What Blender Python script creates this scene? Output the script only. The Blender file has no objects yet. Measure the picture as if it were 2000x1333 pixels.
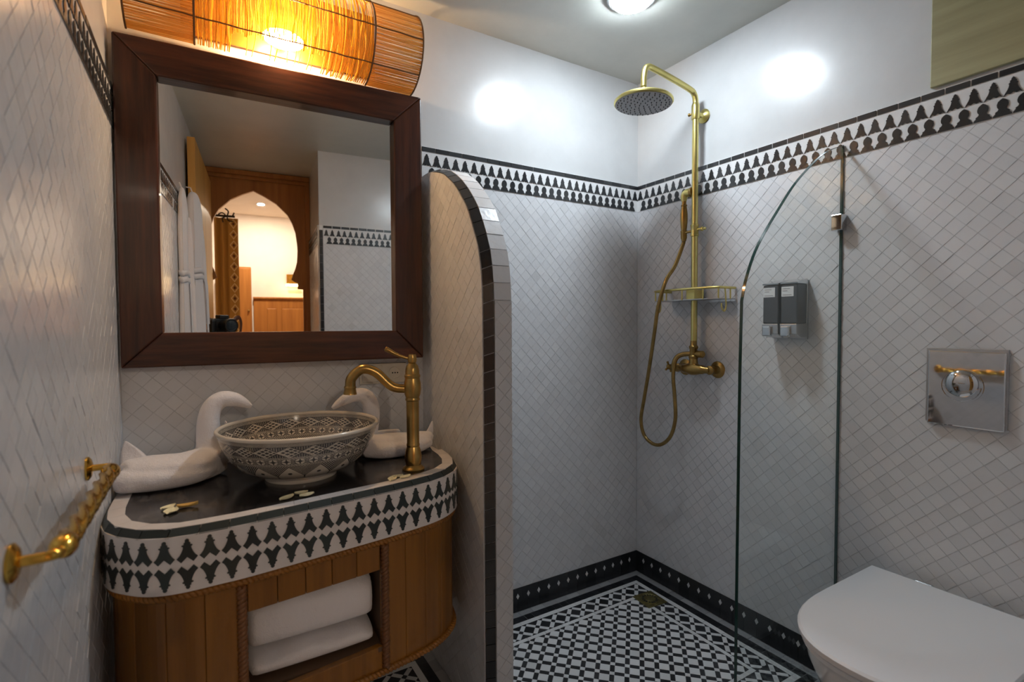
import bpy, bmesh, math, random
import numpy as np
from mathutils import Vector, Matrix
RND = random.Random(11)
PI = math.pi
sc = bpy.context.scene
COL = sc.collection
cos, sin = math.cos, math.sin
H = 2.2                       # ceiling height; corner of back and right wall at the origin
# ------------------------------------------------------------------ camera
CAM = Vector((-1.6859, -1.6807, 1.1316)); YAW, PIT, ROL, FPX = 0.5458, -0.0326, -0.0045, 994.15
F_ = Vector((sin(YAW)*cos(PIT), cos(YAW)*cos(PIT), sin(PIT)))
R_ = Vector((cos(YAW), -sin(YAW), 0)); U_ = R_.cross(F_)
RR = R_*cos(ROL) + U_*sin(ROL); UU = U_*cos(ROL) - R_*sin(ROL)
cd = bpy.data.cameras.new('camera'); cam = bpy.data.objects.new('camera', cd); COL.objects.link(cam)
cam.matrix_world = Matrix(((RR.x, UU.x, -F_.x, CAM.x), (RR.y, UU.y, -F_.y, CAM.y), (RR.z, UU.z, -F_.z, CAM.z), (0, 0, 0, 1)))
cd.sensor_width = 36; cd.lens = FPX/2000*36; cd.clip_start = 0.005
cd.dof.use_dof = True; cd.dof.focus_distance = 1.75; cd.dof.aperture_fstop = 3.2
sc.camera = cam
# ------------------------------------------------------------------ world, exposure
w = bpy.data.worlds.new('world'); sc.world = w; w.use_nodes = True
w.node_tree.nodes['Background'].inputs[0].default_value = (0.05, 0.05, 0.055, 1)
w.node_tree.nodes['Background'].inputs[1].default_value = 0.3
sc.view_settings.view_transform = 'Standard'; sc.view_settings.look = 'None'
sc.view_settings.gamma = 1; sc.view_settings.use_curve_mapping = False
sc.view_settings.exposure = -0.05
CEIL_LAMP, REED_LAMP, ROOM_LAMP = 205.0, 360.0, 300.0   # strengths of the lamps' own glowing parts
try:
    sc.cycles.use_denoising = True
    sc.cycles.max_bounces = 8; sc.cycles.diffuse_bounces = 4; sc.cycles.glossy_bounces = 4
    sc.cycles.adaptive_threshold = .02
    sc.cycles.transparent_max_bounces = 16; sc.cycles.sample_clamp_indirect = 6
    sc.cycles.caustics_reflective = False; sc.cycles.caustics_refractive = False
except Exception:
    pass

# ------------------------------------------------------------------ node helpers
class X:
    """tiny expression wrapper: python arithmetic -> Math nodes"""
    def __init__(s, nt, sock): s.nt, s.s = nt, sock
    def _m(s, op, *a, clamp=False):
        n = s.nt.nodes.new('ShaderNodeMath'); n.operation = op; n.use_clamp = clamp
        for i, v in enumerate((s,)+a):
            if isinstance(v, X): s.nt.links.new(v.s, n.inputs[i])
            else: n.inputs[i].default_value = v
        return X(s.nt, n.outputs[0])
    def __add__(s, o): return s._m('ADD', o)
    __radd__ = __add__
    def __sub__(s, o): return s._m('SUBTRACT', o)
    def __rsub__(s, o): return s._m('MULTIPLY', -1.0)._m('ADD', o)
    def __mul__(s, o): return s._m('MULTIPLY', o)
    __rmul__ = __mul__
    def __truediv__(s, o): return s._m('DIVIDE', o)
    def fr(s): return s._m('FRACT')
    def ab(s): return s._m('ABSOLUTE')
    def lt(s, o): return s._m('LESS_THAN', o)
    def gt(s, o): return s._m('GREATER_THAN', o)
    def mn(s, o): return s._m('MINIMUM', o)
    def mx(s, o): return s._m('MAXIMUM', o)
    def sq(s): return s._m('SQRT')
    def sn(s): return s._m('SINE')
    def btw(s, a, b): return s.gt(a)*s.lt(b)
    def no(s): return 1.0 - s

def newmat(name):
    m = bpy.data.materials.new(name); m.use_nodes = True
    nt = m.node_tree
    return m, nt, nt.nodes['Principled BSDF']
def C4(c): return (c[0], c[1], c[2], 1)
def setp(b, rough=.5, metal=0, spec=.5, coat=0, sheen=0):
    b.inputs['Roughness'].default_value = rough; b.inputs['Metallic'].default_value = metal
    b.inputs['Specular IOR Level'].default_value = spec; b.inputs['Coat Weight'].default_value = coat
    b.inputs['Sheen Weight'].default_value = sheen
def noise(nt, scale=5, detail=3, vec=None, rough=.5, mscale=None, obj_random=False):
    n = nt.nodes.new('ShaderNodeTexNoise'); n.inputs['Scale'].default_value = scale
    n.inputs['Detail'].default_value = detail; n.inputs['Roughness'].default_value = rough
    tc = nt.nodes.new('ShaderNodeTexCoord'); src = tc.outputs['Object']
    if obj_random:
        oi = nt.nodes.new('ShaderNodeObjectInfo'); ml = nt.nodes.new('ShaderNodeVectorMath'); ml.operation = 'ADD'
        k = nt.nodes.new('ShaderNodeMath'); k.operation = 'MULTIPLY'; k.inputs[1].default_value = 37.0
        nt.links.new(oi.outputs['Random'], k.inputs[0]); nt.links.new(src, ml.inputs[0]); nt.links.new(k.outputs[0], ml.inputs[1]); src = ml.outputs[0]
    if mscale:
        mp = nt.nodes.new('ShaderNodeMapping'); mp.inputs['Scale'].default_value = mscale
        nt.links.new(src, mp.inputs[0]); src = mp.outputs[0]
    nt.links.new(src, n.inputs['Vector'])
    return n.outputs['Fac']
def ramp(nt, sock, stops):
    r = nt.nodes.new('ShaderNodeValToRGB'); e = r.color_ramp.elements
    while len(e) < len(stops): e.new(.5)
    for el, (p, c) in zip(e, stops): el.position = p; el.color = C4(c)
    nt.links.new(sock, r.inputs[0]); return r.outputs[0]
def bump(nt, b, sock, strength=.2, dist=.01):
    n = nt.nodes.new('ShaderNodeBump'); n.inputs['Strength'].default_value = strength; n.inputs['Distance'].default_value = dist
    nt.links.new(sock, n.inputs['Height']); nt.links.new(n.outputs[0], b.inputs['Normal'])
def simple(name, c, rough=.5, metal=0, spec=.5, coat=0, var=.0, vscale=8, bmp=0, bscale=60, bdist=.002, sheen=0):
    m, nt, b = newmat(name); setp(b, rough, metal, spec, coat, sheen)
    if var:
        lo = tuple(max(0, x*(1-var)) for x in c); hi = tuple(min(1, x*(1+var)) for x in c)
        nt.links.new(ramp(nt, noise(nt, vscale, 4), [(.3, lo), (.7, hi)]), b.inputs['Base Color'])
    else: b.inputs['Base Color'].default_value = C4(c)
    if bmp: bump(nt, b, noise(nt, bscale, 3), bmp, bdist)
    return m
def tilemat(name, stops, rough=.2, bmp=.25, bscale=45):
    """glazed tile: one tone per tile (per object or per loose piece), hand-made surface"""
    m, nt, b = newmat(name); setp(b, rough, 0, .5)
    oi = nt.nodes.new('ShaderNodeObjectInfo'); g = nt.nodes.new('ShaderNodeNewGeometry')
    r = (X(nt, oi.outputs['Random']) + X(nt, g.outputs['Random Per Island'])*1.0).fr()
    nt.links.new(ramp(nt, r.s, stops), b.inputs['Base Color'])
    bump(nt, b, noise(nt, bscale, 2, obj_random=True), bmp, .003)
    return m
def wood(name, dark, light, axis='z', rough=.4, fine=60, coat=.0, bmp=.12, knots=False):
    m, nt, b = newmat(name); setp(b, rough, 0, .4, coat)
    k = {'x': (.06, 1, 1), 'y': (1, .06, 1), 'z': (1, 1, .06)}[axis]
    n1 = noise(nt, fine, 5, mscale=k, rough=.6, obj_random=True); n2 = noise(nt, fine*.16, 3, mscale=k, obj_random=True)
    f = X(nt, n1)*.55 + X(nt, n2)*.45
    nt.links.new(ramp(nt, f.s, [(.36, dark), (.62, light)]), b.inputs['Base Color'])
    bump(nt, b, f.s, bmp, .002)
    return m
def metal(name, c, rough=.25, var=.25, vs=25):
    m, nt, b = newmat(name); setp(b, rough, 1, .5)
    nt.links.new(ramp(nt, noise(nt, vs, 3), [(.3, tuple(x*(1-var) for x in c)), (.7, tuple(min(1, x*(1+var*.5)) for x in c))]), b.inputs['Base Color'])
    return m
def glow(name, c, s):
    m = bpy.data.materials.new(name); m.use_nodes = True; nt = m.node_tree; nt.nodes.clear()
    e = nt.nodes.new('ShaderNodeEmission'); e.inputs[0].default_value = C4(c); e.inputs[1].default_value = s
    o = nt.nodes.new('ShaderNodeOutputMaterial'); nt.links.new(e.outputs[0], o.inputs[0]); return m
def glassmat(name, tint, rough=0.0):
    m = bpy.data.materials.new(name); m.use_nodes = True; nt = m.node_tree; nt.nodes.clear()
    t = nt.nodes.new('ShaderNodeBsdfTransparent'); t.inputs[0].default_value = C4(tint)
    g = nt.nodes.new('ShaderNodeBsdfGlossy'); g.inputs['Roughness'].default_value = rough; g.inputs[0].default_value = (.9, .95, .95, 1)
    lw = nt.nodes.new('ShaderNodeLayerWeight'); lw.inputs[0].default_value = .5
    fx = X(nt, lw.outputs['Facing'])._m('POWER', 5.0)*.95+.035
    mx = nt.nodes.new('ShaderNodeMixShader'); o = nt.nodes.new('ShaderNodeOutputMaterial')
    nt.links.new(fx.s, mx.inputs[0]); nt.links.new(t.outputs[0], mx.inputs[1]); nt.links.new(g.outputs[0], mx.inputs[2]); nt.links.new(mx.outputs[0], o.inputs[0])
    return m

M = {}
def plaster(name, lo, hi, rough, bmp=.08, extra=.12):
    m, nt, b = newmat(name); setp(b, rough, 0, .5)
    f = X(nt, noise(nt, 1.6, 4))*.6 + X(nt, noise(nt, 7, 5, rough=.65))*.4
    nt.links.new(ramp(nt, f.s, [(.35, lo), (.65, hi)]), b.inputs['Base Color'])
    rf = X(nt, noise(nt, 5, 4))*extra + (rough - extra*.5)
    nt.links.new(rf.s, b.inputs['Roughness'])
    bump(nt, b, noise(nt, 14, 4, rough=.6), bmp, .01)
    return m
M['plaster'] = plaster('polished_plaster', (.56, .565, .57), (.65, .655, .66), .25, .06, .06)
M['ceiling'] = plaster('ceiling_plaster', (.52, .53, .49), (.62, .62, .57), .32, .05)
M['cream'] = simple('cream_wall', (.84, .74, .65), .8, var=.03)
M['tile'] = tilemat('white_zellige', [(0, (.665, .672, .695)), (.25, (.69, .697, .72)), (.6, (.705, .712, .735)), (.94, (.72, .727, .745)), (1, (.63, .637, .655))], .22, .25)
M['grout'] = simple('grout', (.585, .59, .605), .5, var=.10, vscale=60)
M['fwhite'] = simple('frieze_white', (.75, .75, .755), .25, var=.05, vscale=30, bmp=.1)
M['fblack'] = tilemat('black_glaze', [(0, (.018, .019, .022)), (.5, (.026, .028, .031)), (1, (.040, .042, .045))], .22, .2)
M['vblack'] = tilemat('dark_green_glaze', [(0, (.014, .018, .018)), (.5, (.020, .026, .025)), (1, (.030, .040, .038))], .38, .15)
M['vwhite'] = simple('vanity_white', (.68, .64, .63), .28, var=.05, vscale=30, bmp=.08)
M['flwhite'] = tilemat('floor_white', [(0, (.64, .645, .65)), (.5, (.72, .725, .73)), (1, (.77, .775, .78))], .35, .25)
M['flgrey'] = tilemat('floor_grey', [(0, (.26, .26, .27)), (.5, (.32, .32, .33)), (1, (.37, .37, .38))], .35, .25)
M['flblack'] = tilemat('floor_black', [(0, (.012, .013, .015)), (.5, (.018, .019, .022)), (1, (.030, .031, .035))], .3, .25)
M['flgrout'] = simple('floor_grout', (.42, .42, .43), .8, var=.1, vscale=50)
M['darkwood'] = wood('dark_stained_wood', (.022, .0055, .0028), (.098, .027, .011), 'x', .33, 70, .15, .3)
M['darkwood_z'] = wood('dark_stained_wood_upright', (.022, .0055, .0028), (.092, .026, .011), 'z', .33, 70, .15, .3)
M['pine'] = wood('honey_pine', (.165, .062, .006), (.275, .112, .013), 'z', .38, 40, .2)
M['pine_x'] = wood('honey_pine_across', (.165, .062, .006), (.275, .112, .013), 'x', .38, 40, .2)
M['rope'] = wood('carved_rope_wood', (.20, .076, .010), (.33, .135, .020), 'x', .4, 40)
M['rope_dark'] = wood('carved_rope_dark', (.11, .040, .012), (.20, .078, .022), 'z', .4, 40)
M['cedar'] = wood('orange_cedar', (.27, .092, .016), (.43, .165, .034), 'z', .45, 25)
M['yellowpine'] = wood('yellow_pine', (.50, .26, .06), (.68, .38, .10), 'z', .45, 25)
M['olive'] = wood('olive_laminate', (.27, .245, .13), (.40, .37, .21), 'y', .45, 30)
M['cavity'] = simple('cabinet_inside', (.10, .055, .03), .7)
M['brass'] = metal('antique_brass', (.42, .27, .09), .28, .25)
M['gold'] = metal('pale_brass', (.68, .585, .22), .3, .1, 18)
M['bronze'] = metal('dark_brass', (.36, .24, .09), .3, .3)
M['towelgold'] = metal('bright_gold', (.78, .47, .09), .18, .2)
M['drain'] = metal('worn_brass', (.36, .31, .13), .4, .35, 50)
M['chrome'] = metal('chrome', (.66, .67, .69), .035, .0)
M['satin'] = metal('satin_metal', (.55, .56, .58), .3, .1)
M['mirror'] = metal('mirror_silver', (.86, .87, .86), .005, 0)
M['glass'] = glassmat('screen_glass', (.955, .975, .97))
M['glassedge'] = simple('glass_edge_green', (.012, .05, .045), .08, 0, .6)
M['ceramic'] = simple('white_ceramic', (.74, .74, .76), .12, coat=.3)
M['lidplastic'] = simple('lid_plastic', (.83, .83, .86), .3)
m, nt, b = newmat('white_towel'); setp(b, .95, 0, .3, 0, .4); b.inputs['Base Color'].default_value = (.78, .75, .77, 1)
hgt = X(nt, noise(nt, 340, 3))*.35 + X(nt, noise(nt, 26, 2, mscale=(1, 1, .5)))*1.6 + X(nt, noise(nt, 70, 2))*.35
bump(nt, b, hgt.s, .6, .006); M['towel'] = m
M['robe'] = simple('robe_cloth', (.80, .78, .80), .95, bmp=.4, bscale=250, bdist=.004, sheen=.4)
M['silicone'] = simple('grey_silicone', (.36, .36, .37), .5)
M['nozzle'] = simple('nozzle_rubber', (.10, .10, .11), .5)
M['tank'] = simple('smoked_tank', (.055, .058, .065), .18)
M['paper'] = simple('label_paper', (.74, .75, .76), .5)
M['ink'] = simple('print_ink', (.20, .20, .21), .6)
M['plasticcream'] = simple('cream_plastic', (.66, .60, .50), .4)
M['hole'] = simple('hole_black', (.01, .01, .01), .7)
M['petal'] = simple('petal_white', (.80, .74, .50), .6, var=.12, vscale=80)
M['petaly'] = simple('petal_gold', (.78, .52, .16), .6, var=.15, vscale=80)
M['camblack'] = simple('camera_black', (.012, .012, .013), .4)
M['lens'] = simple('lens_glass', (.01, .015, .02), .03, coat=.6)
M['leather'] = simple('brown_leather', (.14, .05, .025), .5, var=.2, vscale=60)
M['wire'] = simple('bound_wire', (.15, .075, .025), .6)
M['iron'] = simple('wrought_iron', (.03, .02, .015), .5, .6)
# black marble with faint white veins
m, nt, b = newmat('black_marble'); setp(b, .16, 0, .5)
n1 = X(nt, noise(nt, 9, 6, mscale=(1, .35, 1), rough=.65)); v = ((n1-.5).ab()*28.0)
vein = (1.0 - v).mx(0.0)*X(nt, noise(nt, 5, 2)).gt(.5)
nt.links.new(ramp(nt, vein.s, [(0, (.014, .0125, .0135)), (1, (.075, .07, .07))]), b.inputs['Base Color']); M['marble'] = m
# reeds: dried stalks that let light through
def reed(name, c1, c2, tw):
    m = bpy.data.materials.new(name); m.use_nodes = True; nt = m.node_tree; nt.nodes.clear()
    g = nt.nodes.new('ShaderNodeNewGeometry')
    r = ramp(nt, g.outputs['Random Per Island'], [(0, c1), (1, c2)])
    d = nt.nodes.new('ShaderNodeBsdfDiffuse'); t = nt.nodes.new('ShaderNodeBsdfTranslucent'); mx = nt.nodes.new('ShaderNodeMixShader')
    mx.inputs[0].default_value = tw; o = nt.nodes.new('ShaderNodeOutputMaterial')
    nt.links.new(r, d.inputs[0]); nt.links.new(r, t.inputs[0]); nt.links.new(d.outputs[0], mx.inputs[1]); nt.links.new(t.outputs[0], mx.inputs[2]); nt.links.new(mx.outputs[0], o.inputs[0])
    return m
M['reed'] = reed('reed_stalks', (.82, .52, .06), (.97, .80, .28), .65)
M['reed_end'] = reed('reed_stalks_close', (.76, .48, .15), (.96, .74, .36), .62)
# painted bowl: uv.x = turn, uv.y = height on the wall
def bowlmat():
    m, nt, b = newmat('painted_ceramic'); setp(b, .14, 0, .5, .3)
    uv = nt.nodes.new('ShaderNodeUVMap'); sp = nt.nodes.new('ShaderNodeSeparateXYZ'); nt.links.new(uv.outputs[0], sp.inputs[0])
    u, v = X(nt, sp.outputs[0]), X(nt, sp.outputs[1])
    def rep(n, off=0.0): return (u*float(n)+off).fr()-.5
    # rim lines
    lines = v.btw(.885, .965)*((v*70.0).fr().lt(.55))
    # chain of nested lozenges
    p, q = rep(22), (v-.755)/.21
    d = p.ab()*1.05 + q.ab()
    loz = d.lt(.50)
    weave = (((p+q)*3.0+.36).fr().lt(.25)).mx(((p-q)*3.0+.36).fr().lt(.25))
    chain_light = (loz*weave).mx(d.btw(.50, .56))
    hat = ((p*10.0).fr().lt(.16))*d.gt(.66)
    band1 = v.btw(.645, .865)*(chain_light.mx(hat).no())
    l1 = v.btw(.865, .875).mx(v.btw(.622, .636)).mx(v.btw(.875, .88))
    # row of little flowers
    p2, q2 = rep(38), (v-.545)/.15
    r2 = (p2*p2 + q2*q2*.8).sq()
    fl = r2.btw(.10, .36)*(((p2*q2).ab()).gt(.012)).mx(r2.lt(.07))
    diag = ((u*38.0*4.0+v*30.0).fr().lt(.30))*r2.gt(.40)
    band2 = v.btw(.475, .612)*(fl.mx(diag).no())
    l2 = v.btw(.452, .465)
    # saw-tooth hem with hatched triangles
    p3 = rep(15); tri = p3.ab()*2.0
    vb = (1.0-tri)*.245 + .165
    above = v.gt(vb)*v.lt(.445)
    dist = v-vb
    hatch = ((dist*26.0).fr().lt(.70))
    band3 = above*hatch
    dot = (((p3*p3)*7.0 + (v-.245)*(v-.245)*55.0).sq()).lt(.20)
    tp = rep(15, .5); tick = (tp.ab().lt(.025))*v.btw(.10, .175)
    ink = lines.mx(band1).mx(l1).mx(band2).mx(l2).mx(band3).mx(dot).mx(tick)
    cream = ramp(nt, noise(nt, 12, 3), [(.3, (.56, .50, .42)), (.7, (.66, .60, .51))])
    mix = nt.nodes.new('ShaderNodeMix'); mix.data_type = 'RGBA'
    nt.links.new((ink*.93).s, mix.inputs['Factor']); nt.links.new(cream, mix.inputs['A']); mix.inputs['B'].default_value = (.022, .022, .030, 1)
    nt.links.new(mix.outputs['Result'], b.inputs['Base Color'])
    return m
M['bowl'] = bowlmat()
M['bowlplain'] = simple('cream_glaze', (.62, .56, .48), .15, coat=.3, var=.05)
def curtainmat():
    m, nt, b = newmat('ochre_curtain'); setp(b, .9)
    uv = nt.nodes.new('ShaderNodeUVMap'); sp = nt.nodes.new('ShaderNodeSeparateXYZ'); nt.links.new(uv.outputs[0], sp.inputs[0])
    u, v = X(nt, sp.outputs[0]), X(nt, sp.outputs[1])
    q = (v*22.0).fr()-.5; p = (u-.80)/.30
    d = p.ab()+q.ab()*1.2
    light = d.btw(.42, .56)*u.btw(.62, .98); dark = d.lt(.22)
    f = light*.9
    c = ramp(nt, f.s, [(0, (.42, .22, .045)), (1, (.78, .58, .30))])
    mix = nt.nodes.new('ShaderNodeMix'); mix.data_type = 'RGBA'; nt.links.new(dark.s, mix.inputs['Factor']); nt.links.new(c, mix.inputs['A']); mix.inputs['B'].default_value = (.10, .03, .015, 1)
    nt.links.new(mix.outputs['Result'], b.inputs['Base Color']); return m
M['curtain'] = curtainmat()

# ------------------------------------------------------------------ geometry helpers
class MB:
    def __init__(s): s.v, s.f = [], []
    def add(s, vs, fs):
        k = len(s.v); s.v += [tuple(x) for x in vs]; s.f += [tuple(i+k for i in f) for f in fs]; return s
    def box(s, x0, x1, y0, y1, z0, z1, Mx=None):
        vs = [Vector((x, y, z)) for z in (z0, z1) for y in (y0, y1) for x in (x0, x1)]
        if Mx: vs = [Mx @ v for v in vs]
        return s.add(vs, [(0, 2, 3, 1), (4, 5, 7, 6), (0, 1, 5, 4), (2, 6, 7, 3), (0, 4, 6, 2), (1, 3, 7, 5)])
    def prism(s, poly, fr, d0, d1, inset=0.0):
        n = len(poly)
        if inset:
            cx = sum(p[0] for p in poly)/n; cy = sum(p[1] for p in poly)/n
            top = []
            for (x, y) in poly:
                l = math.hypot(x-cx, y-cy) or 1; k = max(.3, 1-inset/l); top.append((cx+(x-cx)*k, cy+(y-cy)*k))
        else: top = poly
        vs = [fr(x, y, d0) for x, y in poly] + [fr(x, y, d1) for x, y in top]
        return s.add(vs, [tuple(range(n-1, -1, -1)), tuple(range(n, 2*n))] + [(i, (i+1) % n, n+(i+1) % n, n+i) for i in range(n)])
    def tube(s, pts, r, n=10, closed=False, caps=True, lobes=0, twist=0.0, squash=None):
        P = [Vector(p) for p in pts]; L = len(P)
        rs = r if isinstance(r, (list, tuple)) else [r]*L
        T = []
        for i in range(L):
            a = P[(i-1) % L] if (closed or i > 0) else P[i]; c = P[(i+1) % L] if (closed or i < L-1) else P[i]
            t = (c-a); T.append(t.normalized() if t.length > 1e-9 else Vector((0, 0, 1)))
        up = Vector((0, 0, 1)) if abs(T[0].z) < .9 else Vector((1, 0, 0))
        N = (up - T[0]*up.dot(T[0])).normalized(); vs = []
        for i in range(L):
            N = (N - T[i]*N.dot(T[i])); N = N.normalized() if N.length > 1e-6 else Vector((1, 0, 0))
            B = T[i].cross(N)
            for k in range(n):
                a = 2*PI*k/n; rr = rs[i]
                if lobes: rr *= 1+.28*cos(lobes*a+twist*i)
                sx, sy = squash if squash else (1, 1)
                vs.append(P[i] + N*cos(a)*rr*sx + B*sin(a)*rr*sy)
        fs = []
        for i in range(L if closed else L-1):
            j = (i+1) % L
            for k in range(n): fs.append((i*n+k, i*n+(k+1) % n, j*n+(k+1) % n, j*n+k))
        if caps and not closed: fs += [tuple(range(n-1, -1, -1)), tuple(range((L-1)*n, L*n))]
        return s.add(vs, fs)
    def lathe(s, prof, o=(0, 0, 0), ax=(0, 0, 1), n=28, arc=None):
        o, ax = Vector(o), Vector(ax).normalized()
        up = Vector((1, 0, 0)) if abs(ax.x) < .9 else Vector((0, 1, 0))
        e1 = (up-ax*up.dot(ax)).normalized(); e2 = ax.cross(e1); vs = []; fs = []; L = len(prof)
        for r, h in prof:
            for k in range(n):
                a = 2*PI*k/n; vs.append(o+ax*h+e1*cos(a)*r+e2*sin(a)*r)
        for i in range(L-1):
            for k in range(n): fs.append((i*n+k, i*n+(k+1) % n, (i+1)*n+(k+1) % n, (i+1)*n+k))
        if prof[0][0] > 1e-6: fs.append(tuple(range(n-1, -1, -1)))
        if prof[-1][0] > 1e-6: fs.append(tuple(range((L-1)*n, L*n)))
        return s.add(vs, fs)
    def cyl(s, a, c, r, r2=None, n=20):
        a, c = Vector(a), Vector(c); d = c-a
        return s.lathe([(r, 0), (r if r2 is None else r2, d.length)], a, d, n)
    def ell(s, c, rad, nu=20, nv=12):
        vs = []; fs = []
        for i in range(nv+1):
            t = PI*i/nv
            for k in range(nu):
                a = 2*PI*k/nu; vs.append((c[0]+rad[0]*sin(t)*cos(a), c[1]+rad[1]*sin(t)*sin(a), c[2]-rad[2]*cos(t)))
        for i in range(nv):
            for k in range(nu): fs.append((i*nu+k, i*nu+(k+1) % nu, (i+1)*nu+(k+1) % nu, (i+1)*nu+k))
        return s.add(vs, fs)
    def loft(s, rings, closed_ends=True):
        n = len(rings[0]); vs = [p for r in rings for p in r]; fs = []
        for i in range(len(rings)-1):
            for k in range(n): fs.append((i*n+k, i*n+(k+1) % n, (i+1)*n+(k+1) % n, (i+1)*n+k))
        if closed_ends: fs += [tuple(range(n-1, -1, -1)), tuple(range((len(rings)-1)*n, len(rings)*n))]
        return s.add(vs, fs)
    def mesh(s, name, mt, smooth=None, fixn=True):
        me = bpy.data.meshes.new(name); me.from_pydata([tuple(v) for v in s.v], [], s.f)
        if fixn and len(s.f) < 60000:
            bm = bmesh.new(); bm.from_mesh(me)
            bmesh.ops.remove_doubles(bm, verts=bm.verts, dist=1e-6)
            bmesh.ops.recalc_face_normals(bm, faces=bm.faces); bm.to_mesh(me); bm.free()
        if mt: me.materials.append(M[mt] if isinstance(mt, str) else mt)
        if smooth is not None:
            me.shade_smooth()
            if smooth: me.set_sharp_from_angle(angle=math.radians(smooth))
        me.update(); return me
WM = {}
def link(name, data, parent=None, mat=None):
    o = bpy.data.objects.new(name, data); COL.objects.link(o)
    mat = mat or Matrix.Identity(4); WM[o] = mat
    if parent is not None:
        o.parent = parent; o.matrix_parent_inverse = WM[parent].inverted()
    o.matrix_basis = mat
    return o
def obj(name, mb, mt, parent=None, smooth=None, bevel=0, seg=2, mat=None, kind=None, label=None):
    o = link(name, mb.mesh(name, mt, smooth), parent, mat)
    if bevel:
        b = o.modifiers.new('bevel', 'BEVEL'); b.width = bevel; b.segments = seg; b.limit_method = 'ANGLE'; b.angle_limit = .7
    if kind: o['kind'] = kind
    if label: o['label'] = label
    return o
def tag(o, label, cat, group=None, kind=None):
    o['label'] = label; o['category'] = cat
    if group: o['group'] = group
    if kind: o['kind'] = kind
    return o
def thing(name, label, cat, loc, group=None, kind=None, mat=None):
    o = link(name, None, None, mat or Matrix.Translation(Vector(loc))); o.empty_display_size = .05
    return tag(o, label, cat, group, kind)
def px(p):
    d = Vector(p)-CAM; k = d.dot(F_)
    return (1000+FPX*d.dot(RR)/k, 666.5-FPX*d.dot(UU)/k, k) if k > .05 else (-9e3, -9e3, .05)
def crom(pts, m=8, closed=False):
    P = [Vector(p) for p in pts]; out = []; n = len(P)
    for i in range(n if closed else n-1):
        p0 = P[(i-1) % n] if (closed or i > 0) else P[0]*2-P[1]; p1 = P[i]; p2 = P[(i+1) % n]
        p3 = P[(i+2) % n] if (closed or i < n-2) else P[-1]*2-P[-2]
        for k in range(m):
            t = k/m
            out.append(.5*((2*p1)+(p2-p0)*t+(2*p0-5*p1+4*p2-p3)*t*t+(3*p1-p0-3*p2+p3)*t**3))
    if not closed: out.append(P[-1])
    return out
def resample(P, n):
    L = [0]
    for a, c in zip(P, P[1:]): L.append(L[-1]+(c-a).length)
    out = []; j = 0
    for i in range(n+1):
        d = L[-1]*i/n
        while j < len(L)-2 and L[j+1] < d: j += 1
        t = (d-L[j])/max(1e-9, L[j+1]-L[j]); out.append(P[j].lerp(P[j+1], t))
    return out
def clip(poly, conv):
    """Sutherland-Hodgman against a convex CCW polygon"""
    out = poly
    for i in range(len(conv)):
        a, c = conv[i], conv[(i+1) % len(conv)]; inp = out; out = []
        if not inp: break
        side = lambda p: (c[0]-a[0])*(p[1]-a[1])-(c[1]-a[1])*(p[0]-a[0])
        for k in range(len(inp)):
            p, q = inp[k], inp[(k+1) % len(inp)]; sp, sq_ = side(p), side(q)
            if sp >= -1e-9: out.append(p)
            if (sp > 1e-9 and sq_ < -1e-9) or (sp < -1e-9 and sq_ > 1e-9):
                t = sp/(sp-sq_); out.append((p[0]+(q[0]-p[0])*t, p[1]+(q[1]-p[1])*t))
    return out
def area(p): return abs(sum(p[i][0]*p[(i+1) % len(p)][1]-p[(i+1) % len(p)][0]*p[i][1] for i in range(len(p))))/2
def frame(o, U, V):
    o, U, V = Vector(o), Vector(U), Vector(V); N = U.cross(V)
    return lambda u, v, w: o+U*u+V*v+N*w
def fmat(o, U, V):
    U, V = Vector(U), Vector(V); N = U.cross(V)
    return Matrix(((U.x, V.x, N.x, o[0]), (U.y, V.y, N.y, o[1]), (U.z, V.z, N.z, o[2]), (0, 0, 0, 1)))

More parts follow.
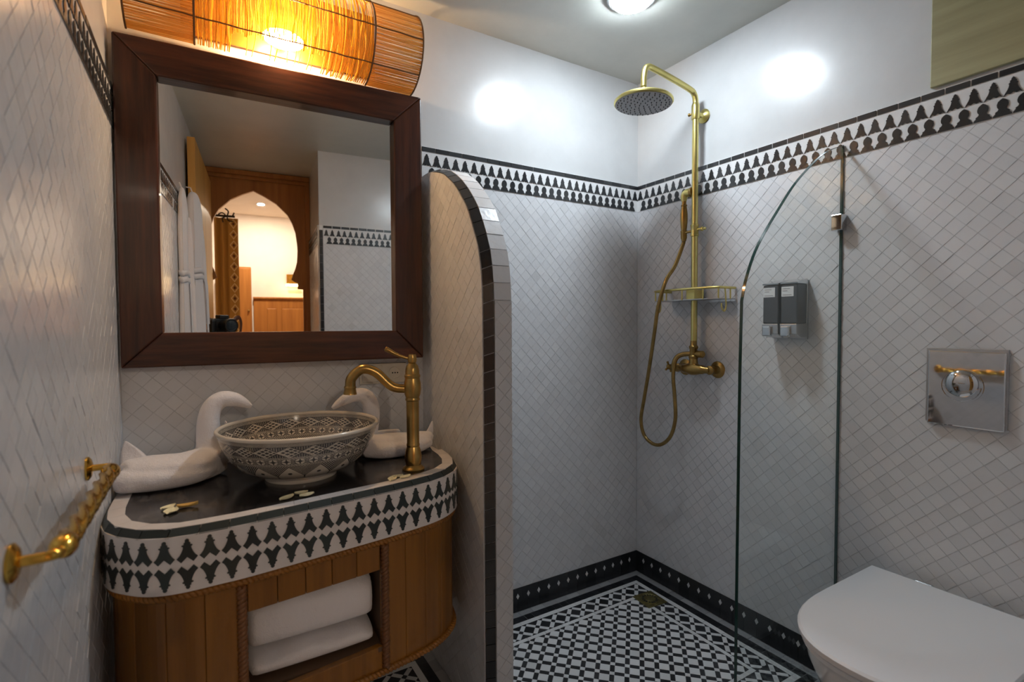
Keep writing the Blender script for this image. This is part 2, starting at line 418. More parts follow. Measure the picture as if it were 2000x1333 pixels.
# ------------------------------------------------------------------ tile fields
def tile_field(parent, o, U, V, regions, diag=.047, ph=(0, 0), n_ind=300, vis=None, mt='tile', top=.008, tilt=.014, name='tile'):
    o, U, V = Vector(o), Vector(U), Vector(V); N = U.cross(V); h = diag/2-.00032
    g = MB()
    for reg in regions: g.prism(reg, frame(o, U, V), 0.0002, top-.0010)
    obj('grout', g, 'grout', parent)
    full = [(h, 0), (0, h), (-h, 0), (0, -h)]
    me = None; cand = []; rest = MB()
    for reg in regions:
        us = [p[0] for p in reg]; vs = [p[1] for p in reg]
        i0, i1 = int((min(us)-ph[0])/diag*2)-2, int((max(us)-ph[0])/diag*2)+2
        j0, j1 = int((min(vs)-ph[1])/diag*2)-2, int((max(vs)-ph[1])/diag*2)+2
        for i in range(i0, i1+1):
            for j in range(j0, j1+1):
                if (i+j) % 2: continue
                cu, cv = ph[0]+i*diag/2, ph[1]+j*diag/2
                poly = clip([(cu+a, cv+c) for a, c in full], reg); a = area(poly) if len(poly) > 2 else 0
                if a < 2e-5: continue
                lim_ = lambda q, a: max(-a, min(a, q)); t = (lim_(RND.gauss(0, tilt), .022), lim_(RND.gauss(0, tilt), .022), lim_(RND.gauss(0, .00025), .0004))
                if a > .985*2*h*h: 
                    c3 = o+U*cu+V*cv+N*top; x, y, k = px(c3)
                    ok = -5 < x < 2005 and -5 < y < 1338 and (vis is None or vis(cu, cv))
                    cand.append(((abs((c3-CAM).normalized().dot(N))/k**2) if ok else 0, cu, cv, t, poly))
                else: cand.append((0, cu, cv, t, poly))
    cand.sort(key=lambda c: -c[0])
    for q, (s, cu, cv, t, poly) in enumerate(cand):
        if q < n_ind and s > 0:
            if me is None:
                me = MB().prism(full, lambda a, c, d: (a, c, d), -.0065, 0, .0008).mesh(name, mt)
            m4 = fmat(o+U*cu+V*cv+N*(top+t[2]), U, V) @ Matrix.Rotation(t[0], 4, 'X') @ Matrix.Rotation(t[1], 4, 'Y') @ Matrix.Rotation(RND.choice((0, PI/2, PI, -PI/2))+RND.gauss(0, .012), 4, 'Z')
            link(name, me, parent, m4)
        else:
            fr = lambda a, c, d: o+U*a+V*c+N*(d+(t[0]*(c-cv)-t[1]*(a-cu)+t[2] if d > .006 else 0))
            rest.prism(poly, fr, .0015, top, .0008)
    if rest.v: obj(name+'_field', rest, mt, parent, kind='stuff')
def rect(a, c, d, e): return [(a, d), (c, d), (c, e), (a, e)]

# ---- frieze figures (half outlines, x in periods, y 0..1)
def mirror_poly(half): return [(x, y) for x, y in half] + [(-x, y) for x, y in reversed(half) if x > 1e-6]
TOWER = mirror_poly([(0, .13), (.15, .05), (.30, .10), (.46, 0), (.37, .17), (.285, .30), (.225, .44), (.195, .58), (.245, .635), (.155, .70), (.165, .79), (.095, .84), (.095, .91), (0, 1)])
DOME = mirror_poly([(0, 0), (.482, 0), (.465, .09), (.36, .19), (.365, .27), (.25, .33), (.20, .42), (.28, .54), (.295, .68), (.24, .84), (.12, .94), (0, 1)])
VTOWER = mirror_poly([(0, .22), (.27, 0), (.465, .19), (.36, .28), (.285, .385), (.225, .50), (.185, .60), (.185, .675), (.245, .695), (.24, .73), (.15, .75), (.145, .835), (.09, .855), (.098, .94), (.05, .99), (0, 1)])
PER = .0366
def fig_mesh(name, poly, w, hgt, mt, flip=False, th=.0022):
    pts = [(x*w, (y*hgt if not flip else -y*hgt)) for x, y in poly]
    if flip: pts.reverse()
    return MB().prism(pts, lambda a, c, d: (a, c, d), -.002, th, 0).mesh(name, mt)
FRZ = {}
def wall_frieze(name, label, o, U, V, u0, u1, per=PER, z0=1.632, z1=1.747):
    """painted tile frieze: black strip above two rows of figures on a white ground"""
    o, U, V = Vector(o), Vector(U), Vector(V); fr = frame(o, U, V)
    g = MB().prism(rect(u0, u1, z0, z1), fr, .0002, .0085)
    t = obj(name, g, 'fwhite'); tag(t, label, 'frieze', kind='structure')
    if 'tw' not in FRZ:
        FRZ['tw'] = fig_mesh('finial_tile', TOWER, per*1.02, .042, 'fblack'); FRZ['dm'] = fig_mesh('dome_tile', DOME, per, .0425, 'fblack')
        FRZ['st'] = MB().prism(rect(-.0252, .0252, -.0075, .0075), lambda a, c, d: (a, c, d), -.003, .0022, .0006).mesh('strip_tile', 'fblack')
    n = round((u1-u0)/per); per = (u1-u0)/n
    for i in range(n+1):
        u = u0+per*(i+.5)
        if u+per*.4 < u1:
            link('finial_tile', FRZ['tw'], t, fmat(fr(u+RND.gauss(0, .0004), 1.680, .0085), U, V))
        u = u0+per*i
        if u-per*.4 > u0 and u+per*.4 < u1:
            link('dome_tile', FRZ['dm'], t, fmat(fr(u, 1.6345, .0085), U, V))
    n = round((u1-u0)/.0522); sp = (u1-u0)/n
    for i in range(n):
        link('strip_tile', FRZ['st'], t, fmat(fr(u0+sp*(i+.5), 1.7375, .0085+RND.gauss(0, .0003)), U, V))
    return t
BS = {}
def skirting(name, label, o, U, V, u0, u1, hgt=.096, per=.0502):
    o, U, V = Vector(o), Vector(U), Vector(V); fr = frame(o, U, V)
    g = MB().prism(rect(u0, u1, 0.0005, hgt), fr, .0002, .0078); t = obj(name, g, 'grout'); tag(t, label, 'baseboard', kind='structure')
    if not BS:
        BS['b'] = MB().prism(rect(-per/2+.0005, per/2-.0005, .001, hgt-.001), lambda a, c, d: (a, c, d), -.003, .0022, .0007).mesh('black_tile', 'flblack')
        BS['d'] = MB().prism([(.0075, 0), (0, .012), (-.0075, 0), (0, -.012)], lambda a, c, d: (a, c, d), 0, .0034, .0006).mesh('diamond_inlay', 'flwhite')
    n = round((u1-u0)/per); per = (u1-u0)/n
    for i in range(n):
        link('black_tile', BS['b'], t, fmat(fr(u0+per*(i+.5), 0, .0078), U, V))
        link('diamond_inlay', BS['d'], t, fmat(fr(u0+per*(i+1), .062, .0078), U, V)) if i < n-1 else None
    return t

# ------------------------------------------------------------------ ROOM SHELL
ZT = 1.632
def shell(name, label, cat, mt, *boxes):
    mb = MB()
    for bx in boxes: mb.box(*bx)
    o = obj(name, mb, mt); return tag(o, label, cat, kind='structure')
XC = -1.88          # left wall face
YD = -1.745         # wall opposite the mirror
XJ = -1.215         # side of the doorway passage
wall_back = shell('wall_back', 'back wall behind mirror and shower, white polished plaster over diamond tiles', 'wall', 'plaster', (-1.98, .1, 0, .1, -.1, H))
wall_right = shell('wall_right', 'right wall with shower fittings and toilet, plaster over diamond tiles', 'wall', 'plaster', (0, .1, -1.9, 0, -.1, H))
wall_left = shell('wall_left', 'left wall with gold towel bar, plaster over diamond tiles', 'wall', 'plaster', (-1.98, XC, -2.45, 0, -.1, H))
wall_front = shell('wall_front', 'tiled wall seen in the mirror right of the doorway', 'wall', 'plaster', (XJ, .1, YD-.1, YD, -.1, H), (XJ, XJ+.1, -2.45, YD-.1, -.1, H))
ceiling = shell('ceiling', 'grey white plaster ceiling over shower and vanity', 'ceiling', 'ceiling', (-1.98, .1, -2.45, .1, H, H+.08))
tile_field(wall_back, (0, 0, 0), (1, 0, 0), (0, 0, 1), [rect(-.948, -.008, .096, ZT), rect(XC, -1.03, 0.002, ZT)], ph=(-.0009-1.803, .968), n_ind=300,
           vis=lambda u, v: (u > -.86) or (.76 < v < 1.02 and u > -1.86))
tile_field(wall_right, (0, 0, 0), (0, -1, 0), (0, 0, 1), [rect(.008, -YD, .096, ZT)], ph=(.012, .3), n_ind=300, vis=lambda u, v: True)
tile_field(wall_left, (XC, 0, 0), (0, 1, 0), (0, 0, 1), [rect(-2.4, -.008, .002, ZT)], ph=(.004, .31), n_ind=300, vis=lambda u, v: u > -.95, tilt=.006)
tile_field(wall_front, (0, YD, 0), (-1, 0, 0), (0, 0, 1), [rect(.008, -XJ-.022, .002, ZT)], ph=(.02, .3), n_ind=0)
tile_field(wall_front, (XJ, 0, 0), (0, -1, 0), (0, 0, 1), [rect(-YD+.002, 2.4, .002, ZT)], ph=(.01, .3), n_ind=0, name='jamb_tile')
wall_frieze('trim_1', 'black and white frieze on the back wall between partition and corner', (0, 0, 0), (1, 0, 0), (0, 0, 1), -1.03, -.008)
wall_frieze('trim_2', 'black and white frieze running along the right wall', (0, 0, 0), (0, -1, 0), (0, 0, 1), .008, -YD)
wall_frieze('trim_3', 'blurred black and white frieze on the left wall', (XC, 0, 0), (0, 1, 0), (0, 0, 1), -1.0, -.008)
wall_frieze('trim_4', 'black and white frieze seen in the mirror beside the doorway', (0, YD, 0), (-1, 0, 0), (0, 0, 1), .40, -XJ-.022)
wall_frieze('trim_5', 'dark frieze seen in the mirror inside the doorway passage', (XJ, 0, 0), (0, -1, 0), (0, 0, 1), -YD+.002, 2.4)
wall_frieze('trim_8', 'black and white frieze on the left wall beside the hanging robes', (XC, 0, 0), (0, 1, 0), (0, 0, 1), -1.44, -1.0)
# vertical black strip down the doorway corner
t = obj('trim_6', MB().box(XJ-.001, XJ+.021, YD, YD+.0075, 0, 1.747), 'fwhite'); tag(t, 'upright black tile strip on the doorway corner in the mirror', 'tile strip', kind='structure')
me = MB().box(-.010, .010, 0, .0025, -.0248, .0248).mesh('strip_tile', 'fblack')
for i in range(34): link('strip_tile', me, t, Matrix.Translation((XJ+.010, YD+.0075, .026+i*.0505)))
skirting('baseboard_back', 'black skirting with white diamonds under the back wall tiles', (0, 0, 0), (1, 0, 0), (0, 0, 1), -.948, -.004)
skirting('baseboard_right', 'black skirting with white diamonds along the right wall floor', (0, 0, 0), (0, -1, 0), (0, 0, 1), .004, 1.30)

# ------------------------------------------------------------------ arched partition
XP0, XP1 = -1.03, -.948
prof_in = [(0, 1.637), (-.077, 1.637), (-.1195, 1.628), (-.1837, 1.607), (-.2215, 1.5865), (-.2649, 1.558), (-.2995, 1.529), (-.3327, 1.496), (-.3583, 1.468),
           (-.3831, 1.429), (-.4012, 1.3955), (-.4247, 1.351), (-.4388, 1.3025), (-.4468, 1.253), (-.4505, 1.18), (-.4515, 1.05)]
pin = [Vector((y, z, 0)) for y, z in prof_in]
pin = crom(pin, 3) + [Vector((-.4515, 0, 0))]
pin = [pin[0]] + [p for p in pin[1:]]
def offs(P, d):
    out = []
    for i, p in enumerate(P):
        t = (P[min(len(P)-1, i+1)]-P[max(0, i-1)]).normalized(); out.append(p+Vector((t.y*d, -t.x*d, 0)))
    return out
po = offs(pin, .010)
if po[len(po)//2].x > pin[len(pin)//2].x: po = offs(pin, -.010)
po[0] = Vector((0, po[0].y, 0)); po[-1].y = 0
def ring3(P, x): return [Vector((x, p.x, p.y)) for p in P]
mb = MB(); nP = len(pin)
L0, L1, L2 = ring3(pin, XP0), ring3(po, XP0+.027), ring3(po, XP1)
vs = L0+L1+L2+ring3(pin, XP1); fs = []
for k in range(2):
    for i in range(nP-1): fs.append((k*nP+i, (k+1)*nP+i, (k+1)*nP+i+1, k*nP+i+1))
base = [Vector((XP0, 0, 0))]
mb.add(vs, fs)
left = L0+[Vector((XP0, 0, 0))]; right = L2+[Vector((XP1, 0, 0))]
mb.add(left, [tuple(range(len(left)))]); mb.add(right, [tuple(range(len(right)-1, -1, -1))])
part = obj('wall_partition', mb, 'grout'); tag(part, 'low arched partition wall between vanity and shower, white tiles with dark edging', 'partition', kind='structure')
conv = [(-p.x, p.y) for p in pin if p.y >= 0]
conv = [(0.0, 0.0)]+[(a, c) for a, c in reversed(conv)]
conv = [conv[0]]+[c for i, c in enumerate(conv[1:]) if c[0] > 0 or c[1] > 0]
def hull(P):
    P = sorted(set((round(a, 5), round(c, 5)) for a, c in P)); lo = []; up = []
    cr = lambda o, a, b: (a[0]-o[0])*(b[1]-o[1])-(a[1]-o[1])*(b[0]-o[0])
    for p in P:
        while len(lo) > 1 and cr(lo[-2], lo[-1], p) <= 0: lo.pop()
        lo.append(p)
    for p in reversed(P):
        while len(up) > 1 and cr(up[-2], up[-1], p) <= 0: up.pop()
        up.append(p)
    return lo[:-1]+up[:-1]
conv = hull(conv)
tile_field(part, (XP0, 0, 0), (0, -1, 0), (0, 0, 1), [conv], ph=(.012, .3), n_ind=300, vis=lambda u, v: v > .75 or u > .25, top=.004, tilt=.006)
tile_field(part, (XP1, 0, 0), (0, 1, 0), (0, 0, 1), [[(-a, c) for a, c in reversed(conv)]], ph=(.012, .3), n_ind=0, top=.004, name='shower_side_tile')
# dark edging tiles on the chamfer, pale tiles over the rim
edge = resample([Vector((XP0, p.x, p.y)) for p in pin], 40); edge2 = resample([Vector((XP0+.027, p.x, p.y)) for p in po], 40); edge3 = resample([Vector((XP1, p.x, p.y)) for p in po], 40)
for i in range(40):
    def quad(A, B, lift, k0=.02, k1=.98, n_=None):
        a0, a1, b0, b1 = A[i].lerp(A[i+1], k0), A[i].lerp(A[i+1], k1), B[i].lerp(B[i+1], k0), B[i].lerp(B[i+1], k1)
        nn = (a1-a0).cross(b0-a0).normalized()
        if nn.dot(Vector((-.5, -1, .5))) < 0: nn = -nn
        d = [a0, a1, b1, b0]; c = (a0+a1+b0+b1)/4
        return MB().add([p-nn*.001 for p in d]+[c+(p-c)*.985+nn*lift for p in d], [(3, 2, 1, 0), (4, 5, 6, 7), (0, 1, 5, 4), (1, 2, 6, 5), (2, 3, 7, 6), (3, 0, 4, 7)])
    obj('edge_tile', quad(edge, edge2, .003+RND.random()*.0008), 'fblack', part)
    if edge2[i+1].z > 1.18: obj('rim_tile', quad(edge2, edge3, .003+RND.random()*.001), 'tile', part); zlow = edge2[i+1].z

tile_field(part, (0, po[-1].x, 0), (1, 0, 0), (0, 0, 1), [rect(XP0+.028, XP1, .002, zlow-.002)], ph=(-.972, .3), n_ind=60, top=.004, tilt=.01, name='end_tile')

# ------------------------------------------------------------------ floor
PITCH, BAR = .0475, .0156
class Pieces:
    def __init__(s): s.items = []      # (kind, polygon, ident, centre, angle)
    def add(s, col, poly, key=None, c=None, ang=0): s.items.append((col, poly, key, c, ang))
pc = Pieces()
def rot_rect(cx, cy, a, l, w_): 
    ca, sa = cos(a), sin(a)
    return [(cx+ca*x-sa*y, cy+sa*x+ca*y) for x, y in ((-l/2, -w_/2), (l/2, -w_/2), (l/2, w_/2), (-l/2, w_/2))]
def put(col, cx, cy, a, l, w_, reg, key):
    g = .0009; p = rot_rect(cx, cy, a, l-g, w_-g); c = clip(p, reg)
    if len(c) < 3 or area(c) < 8e-6: return
    if area(c) > .99*area(p): pc.add(col, c, key, (cx, cy), a)
    else: pc.add(col, c)
def lattice(reg, org, pitch, bar, colc, colb, coln, ang=PI/4):
    xs = [p[0] for p in reg]; ys = [p[1] for p in reg]; n = int(max(max(xs)-min(xs), max(ys)-min(ys))/pitch)+6
    ca, sa = cos(ang), sin(ang); s_ = pitch-bar; key = f'{round(pitch*1e4)}'
    mx_, my_ = (min(xs)+max(xs))/2, (min(ys)+max(ys))/2
    i0 = round(((mx_-org[0])*ca+(my_-org[1])*sa)/pitch); j0 = round((-(mx_-org[0])*sa+(my_-org[1])*ca)/pitch)
    for i in range(i0-n, i0+n):
        for j in range(j0-n, j0+n):
            P = lambda a, c: (org[0]+ca*a*pitch-sa*c*pitch, org[1]+sa*a*pitch+ca*c*pitch)
            x, y = P(i, j)
            if not (min(xs)-.1 < x < max(xs)+.1 and min(ys)-.1 < y < max(ys)+.1): continue
            put(coln, x, y, ang, bar, bar, reg, 'n'+key)
            x, y = P(i+.5, j); put(colb, x, y, ang, s_, bar, reg, 'b'+key)
            x, y = P(i, j+.5); put(colb, x, y, ang+PI/2, s_, bar, reg, 'b'+key)
            x, y = P(i+.5, j+.5); put(colc, x, y, ang, s_, s_, reg, 'c'+key)
def strip(col, x0, x1, y0, y1, step, along):
    n = max(1, round(((x1-x0) if along == 'x' else (y1-y0))/step))
    for i in range(n):
        if along == 'x': a = x0+(x1-x0)*i/n; c = x0+(x1-x0)*(i+1)/n; r = rect(a+.0004, c-.0004, y0+.0004, y1-.0004)
        else: a = y0+(y1-y0)*i/n; c = y0+(y1-y0)*(i+1)/n; r = rect(x0+.0004, x1-.0004, a+.0004, c-.0004)
        pc.add(col, r, f'{along}{step}{round(((x1-x0) if along=="x" else (y1-y0))/n*1e6)}{round((y1-y0 if along=="x" else x1-x0)*1e5)}', ((r[0][0]+r[2][0])/2, (r[0][1]+r[2][1])/2), 0)
def bordered(x0, x1, y0, y1, sides, node):
    """grey strip, black tile strip, white strip, guilloche band, white strip, then the lattice"""
    ins = {'l': 0, 'r': 0, 't': 0, 'b': 0}
    lev = [('grey', .030, .060), ('black', .0335, .034), ('white', .021, .09)]
    def cur(): return x0+ins['l'], x1-ins['r'], y0+ins['b'], y1-ins['t']
    def ring(col, wd, step):
        a, c, d, e = cur()
        if 't' in sides: strip(col, a, c, e-wd, e, step, 'x')
        if 'b' in sides: strip(col, a, c, d, d+wd, step, 'x')
        dd = d+(wd if 'b' in sides else 0); ee = e-(wd if 't' in sides else 0)
        if 'r' in sides: strip(col, c-wd, c, dd, ee, step, 'y')
        if 'l' in sides: strip(col, a, a+wd, dd, ee, step, 'y')
        for k in sides: ins[k] += wd
    for l in lev: ring(*l)
    a, c, d, e = cur(); wd = .0725; pb = wd/math.sqrt(2)
    lo_d, hi_e = d+(wd if 'b' in sides else 0), e-(wd if 't' in sides else 0)
    if 't' in sides: lattice(rect(a, c, e-wd, e), (c-wd/2, e-wd/2), pb, .0155, 'black', 'white', 'black')
    if 'b' in sides: lattice(rect(a, c, d, d+wd), (c-wd/2, d+wd/2), pb, .0155, 'black', 'white', 'black')
    if 'r' in sides: lattice(rect(c-wd, c, lo_d, hi_e), (c-wd/2, e-wd/2), pb, .0155, 'black', 'white', 'black')
    if 'l' in sides: lattice(rect(a, a+wd, lo_d, hi_e), (a+wd/2, e-wd/2), pb, .0155, 'black', 'white', 'black')
    for k in sides: ins[k] += wd
    ring('white', .016, .075)
    a, c, d, e = cur(); lattice(rect(a, c, d, e), node, PITCH, BAR, 'white', 'black', 'white')
bordered(-.944, -.010, -.862, -.010, 'rtb', (-.2729, -.2319))
bordered(XC+.008, XP0-.004, -1.74, -.010, 'rt', (-1.40, -.30))
lattice(rect(XP0, -.02, -1.74, -.866), (-.2729, -.2319), PITCH, BAR, 'white', 'black', 'white')
floor = shell('floor', 'black and white mosaic floor of the shower and vanity area', 'floor', 'flgrout', (-1.98, .1, -2.46, .1, -.1, -.0012))
DRC = (-.141, -.217)
groups = {}
for it in pc.items: groups.setdefault(it[0], []).append(it)
SH = {}
for colr, its in groups.items():
    mt = {'white': 'flwhite', 'black': 'flblack', 'grey': 'flgrey'}[colr]; sc_ = []
    for it in its:
        c = it[3] or (sum(p[0] for p in it[1])/len(it[1]), sum(p[1] for p in it[1])/len(it[1]))
        if abs(c[0]-DRC[0]) < .043 and abs(c[1]-DRC[1]) < .043: continue
        x, y, k = px((c[0], c[1], 0)); s = 0
        if it[2] and -10 < x < 2010 and y < 1345 and (c[0] > -.95 and x > 1000 or c[0] < -1.0 and y > 1240): s = area(it[1])/k**2.5
        sc_.append((s, it))
    sc_.sort(key=lambda q: -q[0]); rest = MB(); lim = 300
    for q, (s, it) in enumerate(sc_):
        _, poly, key, c, ang = it; dz = RND.gauss(0, .0002)
        if q < lim and s > 0:
            kk = (colr, key)
            if kk not in SH:
                ca, sa = cos(-ang), sin(-ang); pl = [((x-c[0])*ca-(y-c[1])*sa, (x-c[0])*sa+(y-c[1])*ca) for x, y in poly]
                SH[kk] = MB().prism(pl, lambda a, b_, d: (a, b_, d), -.004, 0, .0005).mesh(colr+'_tile', mt)
            link(colr+'_tile', SH[kk], floor, Matrix.Translation((c[0], c[1], dz)) @ Matrix.Rotation(ang, 4, 'Z'))
        else: rest.prism(poly, lambda a, b_, d: (a, b_, d+(dz if d == 0 else 0)), -.004, 0, .0005)
    if rest.v: obj(colr+'_mosaic', rest, mt, floor, kind='stuff')

# ------------------------------------------------------------------ panel high on the right wall
o = obj('wall_panel', MB().box(-.014, -.0005, -1.70, -1.082, 1.757, H-.002), 'olive', bevel=.002); tag(o, 'olive wood grained panel high on the right wall above the frieze', 'panel')

# ================================================================== OBJECTS
V3 = Vector
# ------------------------------------------------------------------ mirror (hung a little askew: right side stands off the wall)
MROT = Matrix.Translation((-1.4635, -.045, 1.4475)) @ Matrix.Rotation(math.radians(-2.6), 4, 'Z')
mir = thing('wall_mirror', 'large square mirror in a dark stained wood frame above the vanity', 'mirror', (0, 0, 0), mat=MROT)
HW, HH, FW = .4025, .4245, .0905
def mpart(name, poly, mt, y0=-.027, y1=.018, bevel=.004):
    mb = MB().prism(poly, lambda a, c, d: MROT @ V3((a, d, c)), y1, y0)
    return obj(name, mb, mt, mir, bevel=bevel)
iw, ih = HW-FW, HH-FW
mpart('top_rail', [(-HW, HH), (HW, HH), (iw, ih), (-iw, ih)], 'darkwood')
mpart('bottom_rail', [(-HW, -HH), (HW, -HH), (iw, -ih), (-iw, -ih)], 'darkwood')
mpart('stile', [(-HW, -HH), (-HW, HH), (-iw, ih), (-iw, -ih)], 'darkwood_z')
mpart('stile', [(HW, -HH), (HW, HH), (iw, ih), (iw, -ih)], 'darkwood_z')
obj('mirror_glass', MB().prism([(-iw-.01, -ih-.01), (iw+.01, -ih-.01), (iw+.01, ih+.01), (-iw-.01, ih+.01)], lambda a, c, d: MROT @ V3((a, d, c)), .006, 0), 'mirror', mir)

# ------------------------------------------------------------------ reed lamp above the mirror
lamp = thing('wall_lamp', 'half round reed lamp glowing amber above the mirror', 'lamp', (-1.455, -.01, 1.91))
LX = [-1.84, -1.689, -1.222, -1.07]; LZ, LRY, LRZ = 2.03, .122, .122
def lp(x, th, d=0): return V3((x, -.012-(LRY+d)*cos(th), LZ+(LRZ+d)*sin(th)))
mb = MB(); x = LX[1]+.004
while x < LX[2]-.003:
    lean = RND.gauss(0, .0022); r = RND.uniform(.0011, .0020); dd = RND.gauss(0, .0012)
    t0 = -PI/2
    if -1.60 < x < -1.36 and RND.random() < .8: t0 = -1.0+.35*RND.random()*(1-abs(x+1.48)/.14)
    mb.tube([lp(x+lean*sin(k*.9+x*50), t0+(1.0-t0)*k/13, dd) for k in range(14)], r, 5)
    x += RND.choice((.0034, .0038, .0042, .0048, .0060))
obj('reed_panel', mb, 'reed', lamp, smooth=60, kind='stuff', label='upright amber reeds lit from behind')
for a, c in ((LX[0], LX[1]), (LX[2], LX[3])):
    mb = MB(); th = -PI/2
    while th < 1.0:
        r = RND.uniform(.0013, .0021); w0, w1 = RND.gauss(0, .008), RND.gauss(0, .008)
        mb.tube([lp(a+.002, th+w0), lp((a+c)/2, th+(w0+w1)/2+RND.gauss(0, .003)), lp(c-.002, th+w1)], r, 5)
        th += RND.uniform(.026, .034)
    obj('reed_end_panel', mb, 'reed_end', lamp, smooth=60, kind='stuff', label='level brown reeds closely set')
for x in LX: obj('hoop', MB().tube([lp(x, -PI/2+PI*k/24, .003) for k in range(25)], .0026, 7), 'wire', lamp, smooth=60)
for th in (-.82, .02, .85): obj('binding_wire', MB().tube([lp(LX[0]+(LX[3]-LX[0])*k/30, th+.006*sin(k*1.7), .003) for k in range(31)], .0021, 6), 'wire', lamp, smooth=60)
obj('back_board', MB().box(-1.72, -1.19, -.010, -.001, 1.93, 2.13), 'pine_x', lamp)
obj('bulb_holder', MB().cyl((-1.47, -.010, 1.975), (-1.47, -.048, 1.962), .018), 'brass', lamp, smooth=40)
obj('bulb', MB().ell((-1.47, -.070, 1.952), (.055, .026, .026)), glow('warm_bulb', (1, .64, .32), REED_LAMP), lamp, smooth=180)

# ------------------------------------------------------------------ ceiling lamp
cl = thing('ceiling_lamp', 'glaring round white lamp on the ceiling above the shower', 'lamp', (-.47, -.44, H))
obj('rim', MB().lathe([(.078, 0), (.080, -.010), (.074, -.014), (.07, -.012)], (-.47, -.44, H)), 'satin', cl, smooth=40)
obj('diffuser', MB().lathe([(.066, -.004), (.067, -.016), (.060, -.024), (.036, -.028), (0, -.029)], (-.47, -.44, H)), glow('cool_lamp', (.82, .92, 1.0), CEIL_LAMP), cl, smooth=60)

# ------------------------------------------------------------------ vanity counter
outl = crom([V3(p+(0,)) for p in [(-1.876, -.20), (-1.8755, -.34), (-1.858, -.418), (-1.8256, -.4637), (-1.785, -.499), (-1.735, -.5145), (-1.66, -.5145), (-1.60, -.511), (-1.38, -.483), (-1.25, -.462), (-1.166, -.440), (-1.105, -.402), (-1.066, -.350), (-1.045, -.27), (-1.038, -.20)]], 8)
def inset(P, d):
    out = []
    for i, p in enumerate(P):
        t = (P[min(len(P)-1, i+1)]-P[max(0, i-1)]).normalized(); out.append(p+V3((-t.y, t.x, 0))*d)
    return out
if inset(outl, .01)[60].y < outl[60].y: _in = inset; inset = lambda P, d: _in(P, -d)
def closed(P): return [(max(-1.878, min(-1.036, p.x)), p.y) for p in P]+[(-1.036, -.012), (-1.878, -.012)]
ct = thing('vanity_counter', 'black marble vanity counter with a tiled black and white rim, rounded front', 'counter', (-1.455, -.25, .61))
fl = lambda a, c, d: V3((a, c, d))
obj('apron', MB().prism(closed(outl), fl, .612, .724), 'vwhite', ct)
i18, i45 = inset(outl, .010), inset(outl, .040)
obj('marble_top', MB().prism(closed(i45), fl, .725, .7375), 'marble', ct)
def path_pieces(name, A, B, za, zb, n, mt, lift, gap=.02, deep=.006):
    a_, b_ = resample(A, n), resample(B, n)
    m_ = 3
    for i in range(n):
        loA = [a_[i].lerp(a_[i+1], gap+(1-2*gap)*k/m_) for k in range(m_+1)]; loB = [b_[i].lerp(b_[i+1], gap+(1-2*gap)*k/m_) for k in range(m_+1)]
        T = [V3((p.x, p.y, za)) for p in loA]+[V3((p.x, p.y, zb)) for p in reversed(loB)]
        nn = (T[1]-T[0]).cross(T[-1]-T[0]).normalized(); nn = nn if nn.z > 0 else -nn
        k = len(T); mb = MB().add([p-nn*deep for p in T]+[p+nn*lift for p in T], [tuple(range(k-1, -1, -1)), tuple(range(k, 2*k))]+[(q, (q+1) % k, k+(q+1) % k, k+q) for q in range(k)])
        obj(name, mb, mt, ct)
path_pieces('rim_tile', i18, i45, .7375, .7375, 21, 'vwhite', .0006, .006)
path_pieces('edge_tile', outl, i18, .722, .7370, 24, 'vblack', .0008, .015)
NF = 33; dense = resample(outl, NF*4); per = sum((a-c).length for a, c in zip(dense, dense[1:]))/NF
mu = fig_mesh('tower_tile', VTOWER, per, .046, 'vblack', th=.0018); md = fig_mesh('hanging_tower_tile', VTOWER, per, .046, 'vblack', flip=True, th=.0018)
for i in range(NF):
    p = dense[i*4+2]; t = (dense[i*4+3]-dense[i*4+1]).normalized()
    n_ = V3((t.y, -t.x, 0)); U = V3((-n_.y, n_.x, 0)); U = U if U.cross(V3((0, 0, 1))).dot(n_) > 0 else -U
    link('tower_tile', mu, ct, fmat((p.x, p.y, .6715), U, (0, 0, 1))); link('hanging_tower_tile', md, ct, fmat((p.x, p.y, .6645), U, (0, 0, 1)))

# ------------------------------------------------------------------ vanity cabinet
cab = thing('vanity_cabinet', 'honey pine vanity cabinet with rounded plank front and carved rope trim', 'cabinet', (-1.455, -.2, .265))
co = [p for p in inset(outl, .016)]; co = [p for p in co if p.x > -1.868 and p.x < -1.046]
cin = inset(co, .018); Z0, Z1 = .268, .606
OX0, OX1, OZ0, OZ1 = -1.622, -1.322, .338, .530
def plank(P, Q, z0, z1, name='plank'):
    T = [(p.x, p.y) for p in P]+[(p.x, p.y) for p in reversed(Q)]
    obj(name, MB().prism(T, fl, z0, z1), 'pine', cab, bevel=.0018)
NPL = 19; seq = resample(co, NPL*3); seqi = resample(cin, NPL*3)
brk = []
